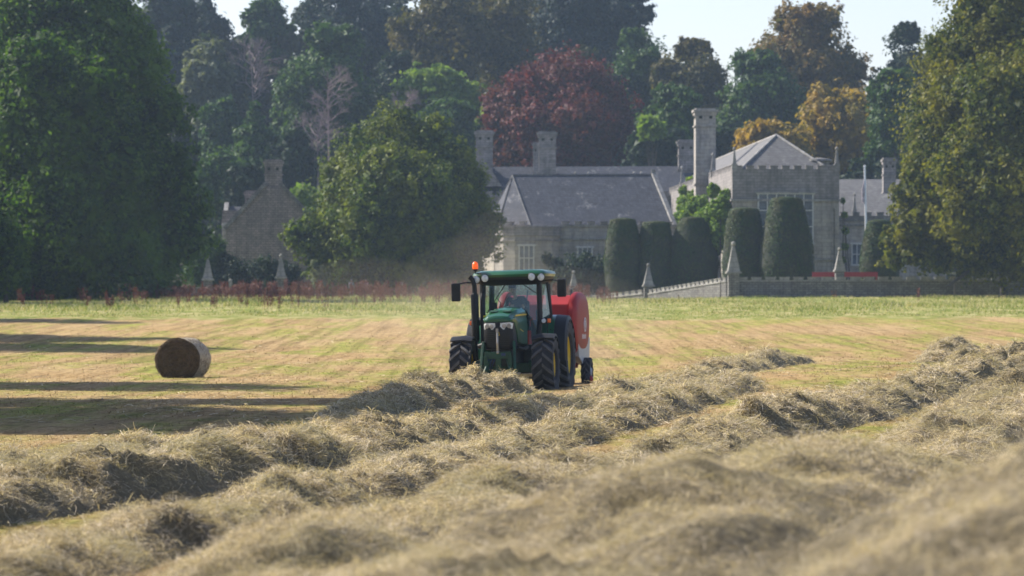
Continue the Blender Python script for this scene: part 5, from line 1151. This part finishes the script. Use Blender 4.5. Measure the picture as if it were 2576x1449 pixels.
# rear mudguards
for s in (-1, 1):
    mb = MB(); m2 = MB(); r1 = []; r2 = []
    for k in range(15):
        a = R(-8 + k * 13); rr = .99; yy_, zz_ = 2.75 - math.cos(a) * rr, .88 + math.sin(a) * rr
        yi, zi = 2.75 - math.cos(a) * (rr - .04), .88 + math.sin(a) * (rr - .04)
        r1.append([(s * .66, yi, zi), (s * .66, yy_, zz_), (s * .98, yy_, zz_), (s * .98, yi, zi)])
        yo, zo = 2.75 - math.cos(a) * (rr - .03), .88 + math.sin(a) * (rr - .03); yq, zq = 2.75 - math.cos(a) * (rr - .12), .88 + math.sin(a) * (rr - .12)
        r2.append([(s * .985, yi, zi), (s * .985, yy_, zz_ + .004), (s * 1.27, yo, zo), (s * 1.31, yq, zq), (s * 1.27, yq, zq)])
    mb.loft(r1); mb.add([(s * .67, 2.75 - math.cos(R(-8 + k * 13)) * .98, .88 + math.sin(R(-8 + k * 13)) * .98) for k in range(15)] + [(s * .67, 2.75, 1.0)], [(k, k + 1, 15) for k in range(14)])
    o = mb.build('rear_mudguard', G_, TR, smooth=40); m2.loft(r2).build('mudguard_extension', K_, o, smooth=40)
mb = MB()
for k in range(3): mb.box((.78, 1.65, .45 + k * .28), (.34, .30, .03))
for yy_ in (1.49, 1.81): mb.box((.62, yy_, .75), (.03, .03, .8)); mb.box((.94, yy_, .75), (.03, .03, .75))
mb.build('step', K_, TR)
# hitch to the baler
mb = MB(); mb.tube([(0, 3.2, .75), (0, 4.0, .72), (0, 5.0, .75)], [.06, .09, .09], 10); mb.box((0, 3.55, .5), (.16, .9, .10)); mb.build('drawbar_and_shaft', K_, TR)

# driver (his own thing, sitting in the cab)
DR = person('driver in dark clothes sitting in the tractor cab, head bowed to one side', (0, 0, 0), 0, plain('dark_shirt', (.03, .035, .045), .9), plain('work_trousers', (.03, .03, .035), .9), pose='sit', lean=-.14, scale=1.06)
Mt = Matrix.Translation((tx_, ty_, tz_)) @ Matrix.Rotation(R(-9), 4, 'Z') @ Matrix.Rotation(R(-1.8), 4, 'Y') @ Matrix.Scale(1.055, 4, (0, 0, 1)) @ Matrix.Translation((.08, 2.38, 1.76))
DR.matrix_world = Mt; DR.location = Mt.to_translation(); DR.rotation_euler = Mt.to_euler()

# ------------------------------------------------------------------ round baler
bo = Matrix.Translation((tx_, ty_, tz_)) @ Matrix.Rotation(R(-9), 4, 'Z')
bp = bo @ Vector((0, 6.2, 0)); bzz = g1(bp.x, bp.y) - .03
BA = thing('round_baler', 'red round baler towed behind the tractor', 'baler', (bp.x, bp.y, bzz), R(-9)); BA.scale = (.93, 1, 1.04)
def oct_(cy, cz, ry, rz_, n=22, p=2.5, squash=0):
    out = []
    for k in range(n):
        a = 2 * PI * k / n; c_, s_ = math.cos(a), math.sin(a); out.append((cy + ry * math.copysign(abs(c_) ** (2 / p), c_), cz + rz_ * math.copysign(abs(s_) ** (2 / p), s_)))
    return out
body = oct_(.15, 1.48, 1.28, .86)
mb = MB(); mb.extx(body, -.92, .92); mb.build('chamber', RED, BA, smooth=30)
mb = MB(); mb.add([(-.92, -1.2, 1.45), (.92, -1.2, 1.45), (.92, -1.05, 2.10), (-.92, -1.05, 2.10), (.92, -.45, 2.33), (-.92, -.45, 2.33), (-.92, -.9, 1.4), (.92, -.9, 1.4)], [(0, 1, 2, 3), (3, 2, 4, 5), (0, 6, 7, 1), (0, 3, 5, 6), (1, 7, 4, 2), (6, 5, 4, 7)]); mb.build('front_cover', RED, BA, bevel=.03)
for s in (-1, 1):
    mb = MB(); rings = [[(s * .93, y_, z_) for y_, z_ in oct_(.15, 1.60, 1.38, .82, 30, 2.7)], [(s * 1.05, y_, z_) for y_, z_ in oct_(.15, 1.60, 1.38, .82, 30, 2.7)], [(s * 1.13, y_, z_) for y_, z_ in oct_(.15, 1.60, 1.30, .75, 30, 2.7)], [(s * 1.17, y_, z_) for y_, z_ in oct_(.15, 1.6, 1.1, .60, 30, 2.6)]]
    mb.loft(rings); sp = mb.build('side_cover', RED, BA, smooth=45)
    mb = MB(); ci = [(s * 1.178, .35 + .17 * math.cos(t), 1.58 + .17 * math.sin(t)) for t in [2 * PI * k / 22 for k in range(23)]]; mb.tube(ci, .020, 5)
    mb.tube([(s * 1.178, .35 + .10 * math.cos(t) * (1 - t / 14), 1.58 + .10 * math.sin(t) * (1 - t / 14)) for t in [.45 * k for k in range(16)]], .018, 5)
    for k in range(6): mb.box((s * 1.17, -.1 + k * .13, 1.28), (.012, .07, .10 if k % 2 else .13))
    mb.build('decal', EMB, sp)
    mb = MB(); lp = [(-.75, 1.15), (-.60, .80), (.10, .62), (.95, .52), (1.35, .62), (1.45, 1.3)]
    mb.loft([[(s * .95, y_, z_) for y_, z_ in lp], [(s * 1.16, y_, z_ - .05) for y_, z_ in lp]]); mb.build('lower_side_panel', GREYP, BA, bevel=.02)
mb = MB(); mb.box((0, -.2, .70), (1.9, .14, .12)); mb.box((0, .6, .60), (1.9, .14, .12)); mb.bar((0, -1.2, .68), (0, -.2, .7), .2, .16)
for s in (-1, 1): mb.bar((s * .97, -.9, .95), (s * .97, -.55, .30), .06, .12); mb.box((s * .98, -.6, .55), (.05, .6, .35)); mb.bar((s * .9, -.3, 1.0), (s * .9, .6, .5), .08)
for z_ in (.42, .62, .85): mb.tube([(-.98, -.75, z_), (1.05, -.75, z_)], .028, 6)
mb.build('pickup_frame', RED2, BA)
mb = MB(); mb.lathe([(.05, -.95), (.13, -.94), (.13, .94), (.05, .95)], (0, -.72, .33), 'X', 12)
for i in range(15):
    for k in range(6):
        a = k * PI / 3 + i * .3; x_ = -.9 + i * .128; mb.tube([(x_, -.72 + .12 * math.cos(a), .33 + .12 * math.sin(a)), (x_, -.72 + .26 * math.cos(a + .25), .33 + .26 * math.sin(a + .25))], .008, 4)
mb.build('pickup_reel', STEEL, BA)
for s in (-1, 1):
    tyre_wheel(BA, s * 1.24, .35, .37, .27, .19, s, 12, 'wheel', .02, yel=GREYP); tyre_wheel(BA, s * 1.42, -.65, .17, .13, .08, s, 8, 'gauge_wheel', .01, yel=RED2)
mb = MB(); mb.bar((.95, -.9, 2.1), (.90, -.35, 2.46), .05); mb.tube([(-.3, -1.0, 2.1), (-.3, -.8, 2.45)], .02, 6); mb.box((1.0, -1.15, 1.2), (.05, .3, .35)); mb.build('linkage', K_, BA)
MB().box((1.03, -1.12, 1.22), (.06, .14, .26)).build('warning_plate', YE, BA)

# ------------------------------------------------------------------ dust, haze, light, camera
def volume(name, dens, col, aniso=0.0):
    m = bpy.data.materials.new(name); m.use_nodes = True; nt = m.node_tree; nt.nodes.remove(nt.nodes['Principled BSDF'])
    v = nt.nodes.new('ShaderNodeVolumePrincipled'); v.inputs['Density'].default_value = dens; v.inputs['Color'].default_value = (*col, 1); v.inputs['Anisotropy'].default_value = aniso
    nt.links.new(v.outputs[0], nt.nodes['Material Output'].inputs['Volume']); return m
DV = volume('dust_volume', .0030, (.82, .72, .58), .2)
for c_, r_ in (((-1.9, 110, 1.7), (1.8, 5, 1.3)), ((-1.0, 113, 2.6), (2.2, 6, 1.5)), ((-3.0, 114, 1.5), (2.6, 6, 1.1)), ((.5, 116, 1.6), (4.0, 8, 1.7)), ((-.2, 112, 3.6), (1.5, 5, 1.2)), ((2.4, 118, 1.3), (2.5, 6, 1.2)), ((-4.2, 117, 2.3), (2.4, 7, 1.2))):
    mb = MB(); prof = [(.001, -1)] + [(math.cos(t), math.sin(t)) for t in [R(-80 + 10 * k) for k in range(17)]] + [(.001, 1)]
    mb.lathe(prof, n=28); o = mb.build('dust', DV, smooth=80); o.location = c_; o.scale = r_; tag(o, kind='stuff')
mb = MB(); mb.box((0, 485, 46), (1320, 1400, 96)); hz = mb.build('haze', volume('haze_volume', .00013, (.55, .74, 1.0), .3)); tag(hz, kind='stuff')

SUN_EL, SUN_AZ = R(38), R(-63)            # azimuth measured from +y (view direction) towards +x
sd = Vector((math.sin(SUN_AZ) * math.cos(SUN_EL), math.cos(SUN_AZ) * math.cos(SUN_EL), math.sin(SUN_EL)))
L = bpy.data.lights.new('sun', 'SUN'); L.energy = 5.0; L.angle = R(.6); L.color = (1, .93, .82); lo = bpy.data.objects.new('sun', L); C.objects.link(lo)
lo.rotation_euler = sd.to_track_quat('Z', 'Y').to_euler(); lo.location = sd * 50
w = bpy.data.worlds.new('World'); bpy.context.scene.world = w; w.use_nodes = True; nt = w.node_tree
sk = nt.nodes.new('ShaderNodeTexSky'); sk.sky_type = 'NISHITA'; sk.sun_disc = False; sk.sun_elevation = SUN_EL; sk.sun_rotation = SUN_AZ; sk.air_density = 1.0; sk.dust_density = 1.0; sk.ozone_density = 3.0
nt.links.new(mixc(nt, 1.0, sk.outputs[0], (1.12, .98, 1.0), 'MULTIPLY'), nt.nodes['Background'].inputs[0]); nt.nodes['Background'].inputs[1].default_value = .108
cam = bpy.data.cameras.new('camera'); co = bpy.data.objects.new('camera', cam); C.objects.link(co); co.location = (0, 0, HC); co.rotation_euler = (R(90), 0, 0)
cam.sensor_width = 36; cam.lens = F / 2576 * 36; cam.shift_y = (HY - 724.5) / 2576; cam.clip_end = 6000; cam.clip_start = .5
cam.dof.use_dof = True; cam.dof.focus_distance = 62; cam.dof.aperture_fstop = cam.lens / 1000 / .033
sc = bpy.context.scene; sc.camera = co
sc.view_settings.view_transform = 'Standard'; sc.view_settings.look = 'None'; sc.view_settings.exposure = .88
sc.cycles.volume_bounces = 1; sc.cycles.max_bounces = 8; sc.cycles.transparent_max_bounces = 12; sc.cycles.use_denoising = True
